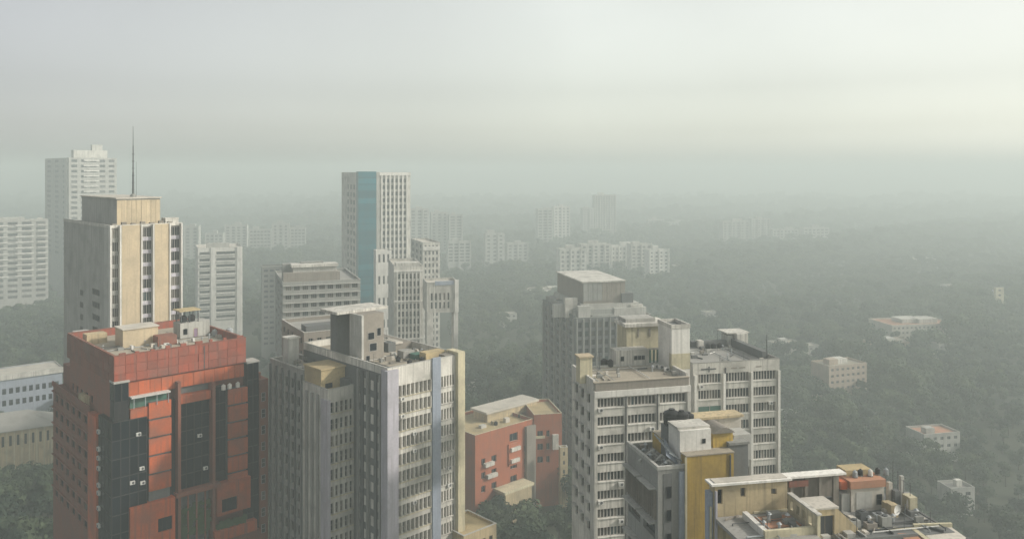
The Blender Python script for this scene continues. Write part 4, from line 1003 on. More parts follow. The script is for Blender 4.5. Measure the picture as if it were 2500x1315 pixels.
# ---------------------------------------------------------------- grey and yellow building in front of them
Yb = Block('yellow_building', 'grey building with a tall plain yellow ochre end wall and a cluttered roof', 'building', 1606, 105, 14, XR=1788, XL=1531, Y=1147)
ry = Yb.root; lx, ly = Yb.lx, Yb.ly
zy = Yb.z(lx(1676), 0, 1112)          # yellow part is higher
xg = lx(1673)
zt = Yb.top
rl = rows(zt-2.8, 4.4, 1.9, Yb.zlow()-3)
lo = grid([(0.9, Yb.D*0.45), (Yb.D*0.55, Yb.D-0.6)], rl)
wl = rows(Yb.z(lx(1630), 0, 1186), 3.0, 1.5, Yb.zlow())
fo = grid([(lx(1627), lx(1638))], wl)
mb = MB()
facade(mb, 'f', xg, Yb.D, 0, zt, fo, 0, xg, 0.35); facade(mb, 'l', xg, Yb.D, 0, zt, lo, 0, Yb.D, 0.6)
mb.quad((0, Yb.D, 0), (xg, Yb.D, 0), (xg, Yb.D, zt), (0, Yb.D, zt)); mb.build('grey_wall', M['grey'], ry)
put_windows(ry, 'f', 0, 0, fo, 0.35, 1, 1, 'frame_dark', 'glass_dark'); put_windows(ry, 'l', 0, 0, lo, 0.6, 6, 2, 'frame_dark', 'glass')
bx('roof', ry, M['roof_grey'], 0.3, xg-0.02, 0.3, Yb.D-0.02, zt-0.9, zt-0.7)
for a, c, d, e_ in ((-0.1, xg, -0.1, 0.3), (-0.1, 0.3, 0.302, Yb.D)): bx('parapet', ry, M['pale_grey'], a, c, d, e_, zt+0.003, zt+0.45)
for a, c, d, e_ in lo[:]: bx('sun_shade', ry, M['pale_grey'], -0.9, -0.01, a-0.3, c+0.3, e_+0.1, e_+0.28)
for k in range(16):
    y_ = 0.5+(Yb.D-1)*k/15
    bx('louvre_fin', ry, M['brown_grey'], -0.35, -0.01, y_-0.07, y_+0.07, rl[0][0]-1.8, rl[0][1])
bx('light_slot', ry, M['dark_grey'], lx(1620), lx(1640), 0.02-0.08, -0.005, 0, Yb.z(lx(1620), 0, 1156))
for za, zb_ in wl: link('window', win_mesh(lx(1638)-lx(1627), 1.5, 1, 1, 'frame_dark', 'glass_dark'), ry, (lx(1627), -0.15, za))
bx('grey_fin', ry, M['blue_grey'], lx(1657), xg-0.02, -0.3, -0.005, 0, zt-0.4)
mb = MB(); mb.box(xg+0.004, Yb.W, -0.35, Yb.D, 0, zy); mb.build('yellow_wall', M['yellow'], ry)
bx('yellow_wall_edge', ry, M['cream_edge'], xg-0.25, xg, -0.55, -0.31, 0, zy-0.02); bx('coping', ry, M['roof'], xg-0.1, Yb.W+0.1, -0.45, Yb.D, zy+0.003, zy+0.14)
bx('drain_pipe', ry, M['dark_metal'], Yb.W-0.6, Yb.W-0.45, -0.5, -0.36, Yb.zlow(), zy-0.2)
bx('shaded_block', ry, M['dark_grey'], Yb.W+0.02, lx(1836), 1.0, 7, 0, Yb.z(Yb.W, 1, 1086))  # dark grey block, its shadowed look put into the colour
bx('shaded_block_roof', ry, M['grey'], Yb.W+0.02, lx(1838), 0.8, 7.2, Yb.z(Yb.W, 1, 1086)+0.003, Yb.z(Yb.W, 1, 1080))
# roof rooms: white box, orange-yellow box
yw = 1.2
zw0 = zt-0.69
x0, x1 = lx(1660, yw), lx(1736, yw)
bx('white_room', ry, M['white_clean'], x0, x1, yw, yw+3.5, zw0, Yb.z(x0, yw, 1052))
bx('white_room_roof', ry, M['white'], x0-0.1, x1+0.1, yw+0.5, yw+3.6, Yb.z(x0, yw, 1052)+0.003, Yb.z(x0, yw, 1046))
link('window', win_mesh(0.5, 0.6, 1, 1, 'frame_dark', 'glass_dark'), ry, (lx(1714, yw), yw-0.07, Yb.z(x0, yw, 1086)))
bx('rear_room', ry, M['roof_pale'], lx(1690, 6), lx(1810, 6), 6, 8, zw0, Yb.z(x0, 6, 1030)); bx('rear_room_roof', ry, M['ochre_light'], lx(1686, 6), lx(1812, 6), 5.6, 8.2, Yb.z(x0, 6, 1030)+0.003, Yb.z(x0, 6, 1024))
yo = 1.6
mb = MB()
x0, x1 = lx(1741, yo), lx(1789, yo); za, zb_ = zy+0.15, Yb.z(x0, yo, 1058)
mb.box(x0, x1, yo, yo+3, za, zb_); mb.build('orange_room', M['yellow'], ry)
# low vaulted roof on the orange room
mb = MB(); n = 8
pts = [(x0-0.2+(x1-x0+0.4)*k/n, zb_+0.75*math.sin(math.pi*k/n)) for k in range(n+1)]
for (xa, za_), (xb, zb2) in zip(pts, pts[1:]): mb.quad((xa, yo-0.3, za_+0.05), (xb, yo-0.3, zb2+0.05), (xb, yo+3.3, zb2+0.05), (xa, yo+3.3, za_+0.05))
for (xa, za_), (xb, zb2) in zip(pts[1:-1], pts[2:]): mb.tri((pts[0][0], yo-0.3, pts[0][1]+.05), (xa, yo-0.3, za_+0.05), (xb, yo-0.3, zb2+0.05))
mb.build('vaulted_roof', M['brown_grey'], ry)
rbx = lambda X0, X1, y, Yt, mat, nm, dd=1.5: bx(nm, ry, M[mat], lx(X0, y), lx(X1, y), y, y+dd, zw0, Yb.z(lx(X0, y), y, Yt))
rbx(1792, 1834, 2.5, 1062, 'pale_grey', 'side_room', 3)
# sloping glazed rooflights
for k, (X0, X1, y, Yt, Yb_) in enumerate(((1620, 1658, 2.4, 1030, 1112),)):
    for i in range(7):
        f0 = i/6.0
        mb = MB(); xa = lx(1614, 4.5)+(lx(1650, 1.2)-lx(1614, 4.5))*f0*0.6
        yy = 5.2-4.0*f0
        mb.tube((xa-0.5, yy+0.4, zw0+3.4-1.2*f0), (xa+1.9, yy-0.5, zw0+1.1-0.5*f0), 0.10, n=5); mb.build('rooflight_rib', M['metal'], ry)
mb = MB(); mb.quad((lx(1622, 5), 5.2, zw0+3.0), (lx(1656, 3), 4.2, zw0+1.2), (lx(1656, 1.3), 1.2, zw0+0.6), (lx(1625, 1.6), 1.4, zw0+2.0)); mb.quad((lx(1622, 5), 5.25, zw0+2.9), (lx(1656, 3), 4.25, zw0+1.1), (lx(1656, 1.3), 1.25, zw0+0.5), (lx(1625, 1.6), 1.45, zw0+1.9)); mb.build('rooflight', M['blue_grey'], ry)
for X0, y0_, h_ in ((1560, 5.5, 0.9), (1585, 3.2, 1.0), (1600, 2.0, 0.8)):
    mb = MB(); xa = lx(X0, y0_); mb.tube((xa, y0_, zw0), (xa+1.6, y0_-0.4, zw0+h_*1.6), 0.14, n=5); mb.tube((xa+1.6, y0_-0.4, zw0+h_*1.6), (xa+3.0, y0_-0.8, zw0), 0.14, n=5); mb.build('roof_truss', M['pale_grey'], ry)
tk = [(1640, 6.2, 1.1, 2.1, 'big dark water tank at the rear of the yellow building roof'), (1664, 5.6, 0.95, 1.9, 'dark water tank between the big tank and the rear room'), (1680, 6.2, 0.8, 1.7, 'dark water tank close to the pale rear room on the yellow building')]
for X, y, r_, h_, lb in tk:
    zz = Yb.z(lx(X, y), y, 1036)
    bx('tank_stand', ry, M['dark_grey'], lx(X, y)-r_, lx(X, y)+r_, y-r_, y+r_, zw0, zz)
    water_tank(Yb.world(lx(X, y), y, zz+0.004), lb, r_, h_)
for i, (X, y) in enumerate(((1640, 0.9), (1650, 2.2))):
    ac_unit(Yb.world(lx(X, y), y, zw0+0.002), Yb.th, ['cooling unit under the rooflight ribs of the yellow building', 'cooling unit against the white roof room of the yellow building'][i], 'cooling units on the yellow building', 1.0)

clutter(Yb, 0.5, lx(1655), 0.6, Yb.D-0.6, zw0, 14, 7)
# ---------------------------------------------------------------- beige building with the terrace, near the frame's lower edge
E = Block('beige_building', 'beige building with a long pale roof slab and a messy walled terrace', 'building', 1745, 90, 11, XR=2062, D=1.4, Y=1184)
re = E.root; lx, ly = E.lx, E.ly
zE = E.top
zt = zE-4.6                                     # terrace level
xw = lx(1922)
ops = [(lx(1752), lx(1764), E.z(lx(1752), 0, 1230), E.z(lx(1752), 0, 1194)), (lx(1883), lx(1896), E.z(lx(1883), 0, 1206), E.z(lx(1883), 0, 1192)), (lx(1808), lx(1820), E.z(lx(1808), 0, 1212), E.z(lx(1808), 0, 1190))]
mb = MB(); facade(mb, 'f', E.W, E.D, 0, zE-0.01, ops, 0, xw, 0.35); facade(mb, 'l', E.W, E.D, 0, zE-0.01, [], 0, E.D)
mb.quad((xw, 0, zt-4), (xw, 1.4, zt-4), (xw, 1.4, zE-0.01), (xw, 0, zE-0.01)); mb.build('wall', M['ochre_light'], re)
link('window', win_mesh(ops[0][1]-ops[0][0], ops[0][3]-ops[0][2], 1, 2, 'frame_dark', 'glass_dark'), re, (ops[0][0], 0.28, ops[0][2]))
for o_ in ops[1:]: link('shutter', win_mesh(o_[1]-o_[0], o_[3]-o_[2], 2, 1, 'brown_grey', 'glass_far'), re, (o_[0], 0.28, o_[2]))
bx('wall_band', re, M['cream_edge'], lx(1840), xw, -0.12, -0.005, E.z(lx(1840), 0, 1252), E.z(lx(1840), 0, 1247))
facade(mb, 'k', xw, 1.4, 0, zE-0.01, [], 0, xw); bx('rear_wall', re, M['brown_grey'], xw+0.02, E.W, 1.1, 1.38, zt-4, zE-0.02)
bx('roof_slab', re, M['white_clean'], -0.5, xw+0.4, -0.35, 1.5, zE, zE+0.22)
bx('roof_slab', re, M['white_clean'], xw+0.402, E.W+0.3, 0.1, 1.5, zE+0.001, zE+0.22)
bx('roof_screed', re, M['roof_pale'], 0, xw, 0.0, 1.3, zE+0.223, zE+0.3)
bx('corner_pier', re, M['lilac'], -0.02, lx(1749), -0.3, -0.005, 0, zE-0.6); bx('side_shaft', re, M['blue_grey'], lx(1733), -0.03, 0.4, 1.3, 0, zE-0.9)
bx('drain_pipe', re, M['cream_edge'], lx(1736), lx(1740), 0.2, 0.38, 0, E.z(0, 0, 1238))
for X in (1930, 1965, 2000, 2035): bx('column', re, M['brown_grey'], lx(X, .4), lx(X, .4)+0.35, 0.4, 0.75, zt, zE-0.01)
bx('beam', re, M['terracotta_shade'], lx(1925, .4), lx(1972, .4), 0.25, 0.38, zE-1.0, zE-0.3)
# terrace floors, stepped down towards the camera
bx('terrace_floor', re, M['dark_grey'], xw+0.02, lx(2240), -6.0, 4.98, zt-0.3, zt)
bx('recess_shade_panel', re, M['dark_grey'], xw+0.3, E.W-1, 0.78, 1.08, zt+0.004, zt+1.9)  # dark panel, the shade of a recess put into its colour
# parapet wall running towards the camera with little openings
xp = lx(1926, -0.5)
mb = MB(); za, zb_ = zt-2.4, E.z(xp, -0.5, 1206)
opl = [(-1.4-1.25*k, -0.75-1.25*k, zb_-1.5, zb_-0.55) for k in range(4)]
facade(mb, 'l', 0, 0, za, zb_, opl, -6.2, -0.35, 0.18, xp, 0); facade(mb, 'r', xp+0.35, 0, za, zb_, opl, -6.2, -0.35, 0.17)
mb.quad((xp, -6.2, zb_), (xp+0.35, -6.2, zb_), (xp+0.35, -0.35, zb_), (xp, -0.35, zb_)); mb.quad((xp, -6.2, za), (xp+0.35, -6.2, za), (xp+0.35, -6.2, zb_), (xp, -6.2, zb_))
mb.build('pierced_wall', M['cream_edge'], re)
bx('wall_cap', re, M['white'], xp-0.12, xp+0.47, -6.3, -0.3, zb_+0.003, zb_+0.16)
# lower terrace with reddish paving, in front of the beige wall
zl = E.z(lx(1830, -2), -2, 1275)
bx('lower_terrace', re, M['roof_grey'], lx(1745), xp-0.02, -7, -0.02, zl-0.4, zl)
bx('clay_paving', re, M['roof_tile'], lx(1852, -2), xp-0.4, -3.8, -1.0, zl+0.004, zl+0.12)
mb = MB(); pA = Vector((lx(1818, -0.8), -0.8, 0)); pB = Vector((lx(1868, -5.5), -5.5, 0)); dv = (pB-pA).normalized(); nv = Vector((-dv.y, dv.x, 0))*0.28
a, c, d, e_ = pA-nv, pA+nv, pB+nv, pB-nv
h0, h1 = zl-1.5, zl+0.75
mb.quad((a.x, a.y, h1), (c.x, c.y, h1), (d.x, d.y, h1), (e_.x, e_.y, h1))
for p_, q_ in ((a, c), (c, d), (d, e_), (e_, a)): mb.quad((p_.x, p_.y, h0), (q_.x, q_.y, h0), (q_.x, q_.y, h1), (p_.x, p_.y, h1))
mb.build('parapet', M['white_clean'], re)
bx('parapet', re, M['cream_edge'], pB.x-0.2, xp, -5.9, -5.5, zl-1, zl+0.75)
# door house in front of the wall's end
zdb = E.z(lx(1990, -4.5), -4.5, 1330); xd0, xd1 = lx(1990, -4.5), lx(2042, -4.5)
zdt = E.z(xd0, -4.5, 1243)
mb = MB(); od = [(xd0+0.35, xd1-0.25, zdb, zdt-0.75)]
facade(mb, 'f', xd1, -1.8, zdb, zdt, od, xd0, xd1, 0.3, xd0, -4.5); facade(mb, 'r', xd1, 0, zdb, zdt, [], -4.5, -1.8); facade(mb, 'l', 0, 0, zdb, zdt, [], -4.5, -1.8, .2, xd0)
mb.build('door_house', M['ochre_light'], re); bx('door_house_roof', re, M['roof_pale'], xd0-0.15, xd1+0.15, -4.75, -1.7, zdt+0.003, zdt+0.2)
link('door', win_mesh(od[0][1]-od[0][0], od[0][3]-od[0][2], 2, 1, 'brown_grey', 'glass_far'), re, (od[0][0], -4.26, zdb))
mb = MB(); xs = xd1+0.02; zs_ = zdt
mb.quad((xs, -4.4, zs_), (xs+2.6, -4.4, zs_-2.4), (xs+2.6, -2.2, zs_-2.4), (xs, -2.2, zs_)); mb.quad((xs, -4.4, zs_), (xs+2.6, -4.4, zs_-2.4), (xs+2.6, -4.4, zs_-5), (xs, -4.4, zs_-5)); mb.quad((xs+2.6, -4.4, zs_-2.4), (xs+2.6, -2.2, zs_-2.4), (xs+2.6, -2.2, zs_-5), (xs+2.6, -4.4, zs_-5)); mb.build('ramp_wall', M['ochre_light'], re)
# roof room with clay-coloured top
yr = 0.8
x0, x1 = lx(2078, yr), lx(2158, yr); za, zb_ = zt+0.004, E.z(x0, yr, 1192)
bx('roof_room', re, M['roof_pale'], x0, x1, yr, yr+3.4, za, zb_)
link('window', win_mesh(0.7, 1.2, 1, 2, 'frame_dark', 'glass_dark'), re, (lx(2140, yr), yr-0.07, za+0.6))
bx('room_shutter', re, M['pale_grey'], lx(2090, yr), lx(2128, yr), yr-0.06, yr-0.005, za+0.3, zb_-0.5)
bx('clay_roof', re, M['roof_tile'], x0-0.2, x1+0.1, yr-0.2, yr+3.6, zb_+0.003, zb_+0.85)
bx('clay_roof_side', re, M['terracotta'], lx(2052, 1.2), x0-0.21, 1.2, 3.3, zb_-0.2, zb_+0.7)
bx('roof_room_top', re, M['roof_yellow'], x0+0.3, x1-0.6, yr+1.5, yr+3.4, zb_+0.853, zb_+1.5)
bx('side_room', re, M['pale_grey'], lx(2056, 0.9), x0-0.02, 1.0, 3.2, za, zb_-0.6)
for i, X in enumerate((2075, 2092, 2112, 2133, 2150)): water_tank(E.world(lx(X, yr+2), yr+1.0+0.3*(i % 2), zb_+0.857), '%s of five small tanks on the clay-coloured roof room of the beige building' % ('first', 'second', 'middle', 'fourth', 'last')[i], 0.26, 0.8, ('metal', 'black', 'white_clean', 'black', 'metal')[i], 'small tanks on the clay-coloured roof')
# clutter on the dark terrace
q = random.Random(11)
for i, (X, y, hh, w_) in enumerate(((2170, 1.0, 2.9, .5), (2186, 0.2, 2.2, .7), (2200, 1.6, 3.3, .4), (2214, 0.5, 1.6, .8), (2176, -1.5, 1.4, .9))):
    xa = lx(X, y); bx('service_shaft', re, M[('roof_pale', 'dark_grey', 'pale_grey', 'grey', 'ochre_light')[i]], xa, xa+w_, y, y+w_, zt+0.004, zt+hh)
for i, (X, y, mt) in enumerate(((2062, -2.6, 'dark_metal'), (2085, -3.2, 'grey'), (2105, -1.8, 'dark_metal'), (2125, -3.6, 'brown_grey'), (2146, -2.2, 'metal'), (2160, -3.4, 'grey'))):
    xa = lx(X, y); tz = zt+0.004; h_ = 0.7+0.25*(i % 3)
    e_ = empty('duct_box', ('dark metal duct box nearest the door house on the terrace', 'grey duct box second along the dark terrace', 'dark metal duct box under the roof room window', 'brown duct box at the terrace front', 'bright metal duct box below the clay roof corner', 'grey duct box at the outer end of the terrace row')[i], 'duct box', E.world(xa, y, tz), E.th+q.uniform(-.2, .2), 'duct boxes on the beige terrace')
    bx('casing', e_, M[mt], -0.6, 0.6, -0.4, 0.4, 0, h_); mb = MB(); mb.cyl(0, 0, h_, h_+0.12, 0.3, n=12); mb.build('fan_cowl', M['dark_metal'], e_); bx('base_rail', e_, M['dark_metal'], -0.7, 0.7, -0.46, -0.405, 0, 0.12)
for i, (X, y, h_) in enumerate(((2163, 2.0, 4.4), (2180, 1.4, 5.2), (2192, 1.0, 4.2), (2206, 0.4, 3.4), (2222, -0.6, 3.4))):
    mast(E.world(lx(X, y), y, zt+0.004), h_, '%s antenna of the cluster at the outer terrace corner' % ('innermost', 'tallest', 'third', 'fourth', 'outermost')[i], 0.05, 'antennas on the beige terrace corner', bars=1+i % 3)
for i, (X, y) in enumerate(((2186, -1.8), (2210, -0.8))): dish(E.world(lx(X, y), y, zt+0.004), R(30+40*i), ['white satellite dish in front of the antenna cluster', 'white satellite dish beside the outermost antenna'][i], 0.6)
xa = lx(2222, -1.2); bx('yellow_room', re, M['cream_edge'], xa, lx(2240, -1.2), -1.2, 0.2, zt+0.004, zt+1.9); bx('yellow_room', re, M['ochre_light'], lx(2166, -0.8), lx(2184, -0.8), -0.8, 0.2, zt+0.004, zt+1.3)
bx('outer_wall', re, M['dark_grey'], lx(2050, -6.1), lx(2238, -6.1), -6.3, -6.02, zt-3, zt+0.35)
bx('support_wall', re, M['brown_grey'], xw+0.04, lx(2230), -5.8, 4.9, 0, zt-0.32)

clutter(E, xw+0.5, lx(2060), -5.8, 0.3, zt, 34, 9)
clutter(E, lx(2062), lx(2225), -5.8, 0.4, zt, 22, 10)
clutter(E, lx(1760), xp-0.5, -6.5, -0.3, zl, 14, 12)
# front building whose parapets just enter the frame
Fb = Block('cream_roof_building', 'building with cream parapets whose flat roof just enters the lower edge', 'building', 2120, 82, 4, XR=2382, D=7.5, Y=1372)
x1 = Fb.lx(2330)
shell(Fb, 'ochre_light', x1=x1, par=0.7, roof='roof_pale', cop='cream_edge', pt=0.4)
bx('side_wing', Fb.root, M['ochre_light'], x1+0.02, Fb.lx(2432), 0.5, 7.6, 0, Fb.top-0.1); bx('side_wing_roof', Fb.root, M['roof_pale'], x1+0.3, Fb.lx(2430), 0.8, 7.3, Fb.top-0.097, Fb.top-0.02)
bx('side_wing_parapet', Fb.root, M['cream_edge'], x1+0.02, Fb.lx(2432), 7.31, 7.6, Fb.top-0.096, Fb.top+0.4); bx('roof_hut', Fb.root, M['roof_tile'], x1-2.6, x1-0.8, 4.2, 6, Fb.top-0.69, Fb.top+0.1)
bx('roof_hut', Fb.root, M['dark_grey'], Fb.lx(2372, 3), Fb.lx(2386, 3), 3, 4, Fb.top-0.01, Fb.top+0.3)

# ---------------------------------------------------------------- low buildings at the left edge
b = Block('long_hall', 'long low hall with a pale flat roof band beyond the red tower flank', 'building', -90, 395, 40, XR=152, D=18, Y=928)
shell(b, 'blue_grey', f=grid(cols(1, b.W-1, 14, .6), [(b.top-9.8, b.top-7), (b.top-15.6, b.top-12.8)]), par=0.4, roof='roof_pale', cop='roof_pale')
put_windows(b.root, 'f', 0, 0, grid(cols(1, b.W-1, 14, .6), [(b.top-9.8, b.top-7), (b.top-15.6, b.top-12.8)]), nx=2, fr='frame_dark', gl='glass_dark')
bx('roof_band', b.root, M['white'], -0.4, b.W+0.4, -0.8, -0.07, b.top-2.6, b.top+0.05)
b = Block('cream_hall', 'cream walled hall with tall windows under a shallow grey hipped roof', 'building', -80, 335, 33, XR=133, D=20, Y=1066)
fo = grid(cols(b.lx(-60), b.lx(126), 10, .34), [(b.top-6.5, b.top-2.1)])
mb = MB(); facade(mb, 'f', b.W, b.D, 0, b.top, fo, 0, b.W, .35); facade(mb, 'r', b.W, b.D, 0, b.top, [], 0, b.D); facade(mb, 'l', b.W, b.D, 0, b.top, [], 0, b.D); facade(mb, 'k', b.W, b.D, 0, b.top, [], 0, b.W); mb.build('wall', M['ochre_light'], b.root)
put_windows(b.root, 'f', 0, 0, fo, .35, 2, 3, 'frame_dark', 'glass_dark')
for k in range(11): x_ = b.lx(-60)+(b.lx(126)-b.lx(-60))*k/10; bx('pilaster', b.root, M['cream_edge'], x_-0.25, x_+0.25, -0.2, -0.01, 0, b.top-0.5)
mb = MB(); o = 0.9; z0_, z1_ = b.top+0.004, b.top+5.5; W, D = b.W, b.D
p = [(-o, -o, z0_), (W+o, -o, z0_), (W+o, D+o, z0_), (-o, D+o, z0_)]; r0, r1 = (D/2, D/2, z1_), (W-D/2, D/2, z1_)
mb.quad(p[0], p[1], r1, r0); mb.quad(p[2], p[3], r0, r1); mb.tri(p[1], p[2], r1); mb.tri(p[3], p[0], r0); mb.quad(*p); mb.build('hipped_roof', M['roof_grey'], b.root)
bx('eaves_gutter', b.root, M['pale_grey'], -o, W+o, -o-0.12, -o-0.01, z0_-0.15, z0_+0.12)

# ---------------------------------------------------------------- houses half hidden in the woods, hazy blocks far off
def house(name, label, X0, X1, Yt, Yb, th, mat, roof, gl='glass_far', cat='house', huts=1, d=None, D=None, group=None, seed=0):
    d = d or (CAM_H-7.0)*FPX/(Yb-HZ)
    bb = Block(name, label, cat, X0, d, th, XR=X1, D=D or 0.55*(X1-X0)/FPX*d+3, Y=Yt+4, group=group)
    q_ = random.Random(seed or X0)
    nf = max(1, int((bb.top-6)/3.3)); rs_ = rows(bb.top-1.5, 3.3, 1.4, 1.5)[:max(nf, 2)]
    n_ = max(2, int(bb.W/3.2)); fo_ = grid(cols(0.5, bb.W-0.5, n_, .5), rs_)
    shell(bb, mat, f=fo_, par=0.8, roof=roof, cop=mat)
    put_windows(bb.root, 'f', 0, 0, fo_, nx=2, gl=gl)
    for k in range(huts):
        xa = bb.W*q_.uniform(0.05, 0.6); ya = bb.D*q_.uniform(.2, .5); w_ = bb.W*q_.uniform(.18, .32)
        bx('roof_room', bb.root, M[q_.choice(('pale_grey', 'white', mat))], xa, xa+w_, ya, ya+w_*0.8, bb.top-0.796, bb.top+q_.uniform(1.4, 2.8))
    HOUSES.append(bb)
    return bb
HOUSES = []
hs_ = [
 ('house', 'pale pink three-storey house standing in the trees beyond the white offices', 2024, 2116, 890, 960, 20, 'plaster', 'roof', 2),
 ('house', 'small white and red roofed house alone in the woods above the beige terrace', 2256, 2344, 1056, 1092, 12, 'pale_grey', 'roof_tile', 1),
 ('house', 'low white lodge lying alongside the red roofed house', 2246, 2280, 1070, 1090, 12, 'pale_grey', 'roof', 0),
 ('house', 'long low grey house in the woods nearest the lower edge', 2322, 2380, 1188, 1214, 8, 'pale_grey', 'roof_grey', 1),
 ('house', 'white long house just behind the lattice antenna of the white offices', 1898, 1960, 836, 868, 15, 'pale_grey', 'roof', 1),
 ('house', 'small white pavilion at the end of the long house', 1962, 2000, 840, 862, 12, 'pale_grey', 'roof_pale', 0),
 ('house', 'small pale cottage low beside the white offices wall', 1908, 1950, 1006, 1030, 10, 'pale_grey', 'roof_grey', 0),
 ('house', 'tiny white cottage next to the pale cottage', 1956, 1988, 1000, 1016, 10, 'pale_grey', 'roof', 0),
 ('house', 'broad pale villa with a long upper floor among distant trees', 2178, 2334, 790, 832, 10, 'roof_pale', 'roof_tile', 2),
 ('house', 'pale house in front of the broad villa', 2150, 2240, 836, 858, 18, 'plaster', 'roof', 1),
 ('house', 'small white house to the side of the broad villa', 2292, 2326, 836, 862, 10, 'pale_grey', 'roof', 0),
 ('house', 'low white house beyond the dark ribbed tower', 1722, 1752, 758, 772, 10, 'pale_grey', 'roof', 0),
 ('house', 'faint long white building beyond the broad villa', 2318, 2366, 694, 708, 10, 'pale_grey', 'roof', 0),
 ('house', 'faint white house at the foot of the slender tower', 2374, 2398, 718, 740, 10, 'pale_grey', 'roof', 0),
 ('house', 'pale lilac block joined to the slender tower', 2402, 2432, 706, 738, 10, 'lilac', 'roof_pale', 0),
 ('house', 'low house between the portal building and the dark ribbed tower', 1225, 1262, 762, 778, 15, 'pale_grey', 'roof_pale', 0),
 ('house', 'pale long house at the edge of the woods behind the ribbed tower', 1296, 1420, 708, 724, 12, 'roof_pale', 'roof_pale', 1),
 ('house', 'small house under the portal building beside the trees', 1140, 1178, 930, 948, 20, 'pale_grey', 'roof_grey', 0),
 ('house', 'white house far off above the rear white office', 1655, 1745, 648, 664, 10, 'pale_grey', 'roof', 1),
 ('house', 'faint long roof in the far haze above the broad villa', 2220, 2285, 628, 638, 5, 'pale_grey', 'roof', 0),
]
for i, (n_, lb, X0, X1, Yt, Yb_, th, mt, rf, hu) in enumerate(hs_): house(n_, lb, X0, X1, Yt, Yb_, th, mt, rf, huts=hu, seed=i+3)
b = simple_tower('slender_tower', 'slender cream tower standing alone in the far woods', 2431, 684, 10, 2451, 2426, 702, 'cream_edge', 4, 1.6, (1, .4), None, zmin=8)
far = [
 (1366, 1432, 604, 672, 690, 'white', 'first of the row of white apartment blocks beyond the ribbed tower'),
 (1418, 1492, 592, 660, 730, 'white', 'second taller block in the row of white apartment blocks'),
 (1492, 1556, 596, 654, 750, 'white_clean', 'third block set back in the row of white apartments'),
 (1540, 1592, 592, 668, 720, 'white', 'fourth block in the row of white apartments'),
 (1584, 1634, 606, 672, 690, 'white_clean', 'last block at the outer end of the row of white apartments'),
 (1312, 1350, 506, 590, 1010, 'pale_grey', 'faint slab tower in far haze, first of a pair'),
 (1352, 1392, 500, 590, 1030, 'white_clean', 'faint slab tower in far haze, second of the pair'),
 (1422, 1450, 504, 580, 1120, 'pale_grey', 'faint low-shouldered tower left of the tallest far tower'),
 (1452, 1504, 472, 580, 1130, 'white', 'tallest of the faint towers in the far haze'),
 (1582, 1622, 532, 572, 1240, 'pale_grey', 'faint broad block beyond the tallest far tower'),
 (1630, 1680, 538, 572, 1260, 'pale_grey', 'faint low block further along the far haze'),
 (1000, 1048, 506, 610, 860, 'pale_grey', 'hazy apartment tower just behind the teal glass tower'),
 (1052, 1094, 514, 604, 900, 'pale_grey', 'hazy apartment tower in the middle of the trio behind the glass tower'),
 (1096, 1130, 520, 604, 900, 'pale_grey', 'hazy apartment tower at the end of the trio behind the glass tower'),
 (1092, 1150, 586, 636, 760, 'pale_grey', 'hazy low block below the apartment trio'),
 (1184, 1232, 566, 640, 820, 'pale_grey', 'hazy stepped block alone in the middle distance'),
 (1238, 1290, 590, 646, 830, 'pale_grey', 'hazy grey block next to the stepped one'),
 (1764, 1830, 536, 588, 1050, 'pale_grey', 'hazy wide block, first of the far group above the woods'),
 (1834, 1880, 530, 586, 1080, 'pale_grey', 'hazy block, tallest of the far group above the woods'),
 (1886, 1950, 556, 592, 1060, 'pale_grey', 'hazy low block in the far group above the woods'),
 (1962, 2024, 552, 592, 1060, 'pale_grey', 'hazy block at the outer end of the far group'),
 (548, 604, 546, 606, 900, 'pale_grey', 'hazy pale block, first behind the white balcony block'),
 (608, 662, 556, 606, 920, 'pale_grey', 'hazy grey block, second of the far row behind the balcony block'),
 (664, 706, 542, 606, 930, 'pale_grey', 'hazy tallest block of the far row near the glass tower'),
 (708, 746, 552, 602, 940, 'pale_grey', 'hazy last block of the far row before the glass tower'),
 (448, 486, 548, 620, 800, 'pale_grey', 'hazy block peeping beside the cream tower'),
 (500, 545, 566, 606, 880, 'pale_grey', 'hazy block peeping over the white balcony block'),
]
for i, (X0, X1, Yt, Yb_, d, mt, lb) in enumerate(far):
    d *= 1.316
    bb = Block('far_block', lb, 'building', X0, d, 12, XR=X1, D=14, Y=Yt+4, group='far blocks fading into the haze')
    q_ = random.Random(i); dz = q_.uniform(3.8, 5.2)
    rs_ = rows(bb.top-2.5, dz, dz*q_.uniform(.4, .6), max(6, CAM_H-(Yb_+10-HZ)/FPX*d))
    nb = max(2, int(bb.W/q_.uniform(4.5, 8))); cs_ = cols(0.8, bb.W-0.8, nb, q_.uniform(.4, .72))
    shell(bb, mt, f=grid(cs_, rs_), par=0.9, roof='roof_pale', depth=0.8, cop=mt)
    mb = MB()
    for a, c, z0_, z1_ in grid(cs_, rs_): mb.quad((a, 0.7, z0_), (c, 0.7, z0_), (c, 0.7, z1_), (a, 0.7, z1_))
    tag(mb.build('windows', M['glass_far'], bb.root), kind='stuff')
    w_ = bb.W*q_.uniform(.25, .4); xa = q_.uniform(.1, .5)*bb.W
    bx('roof_room', bb.root, M[mt], xa, xa+w_, 3, 9, bb.top-0.896, bb.top+q_.uniform(2.5, 4.5))
    for k in range(nb+1):
        if k % 2 == 0: x_ = 0.8+(bb.W-1.6)*k/nb; bx('pier', bb.root, M[mt], x_-0.5, x_+0.5, -1.2, -0.01, 0, bb.top+q_.choice((0, 0, 1.2)))
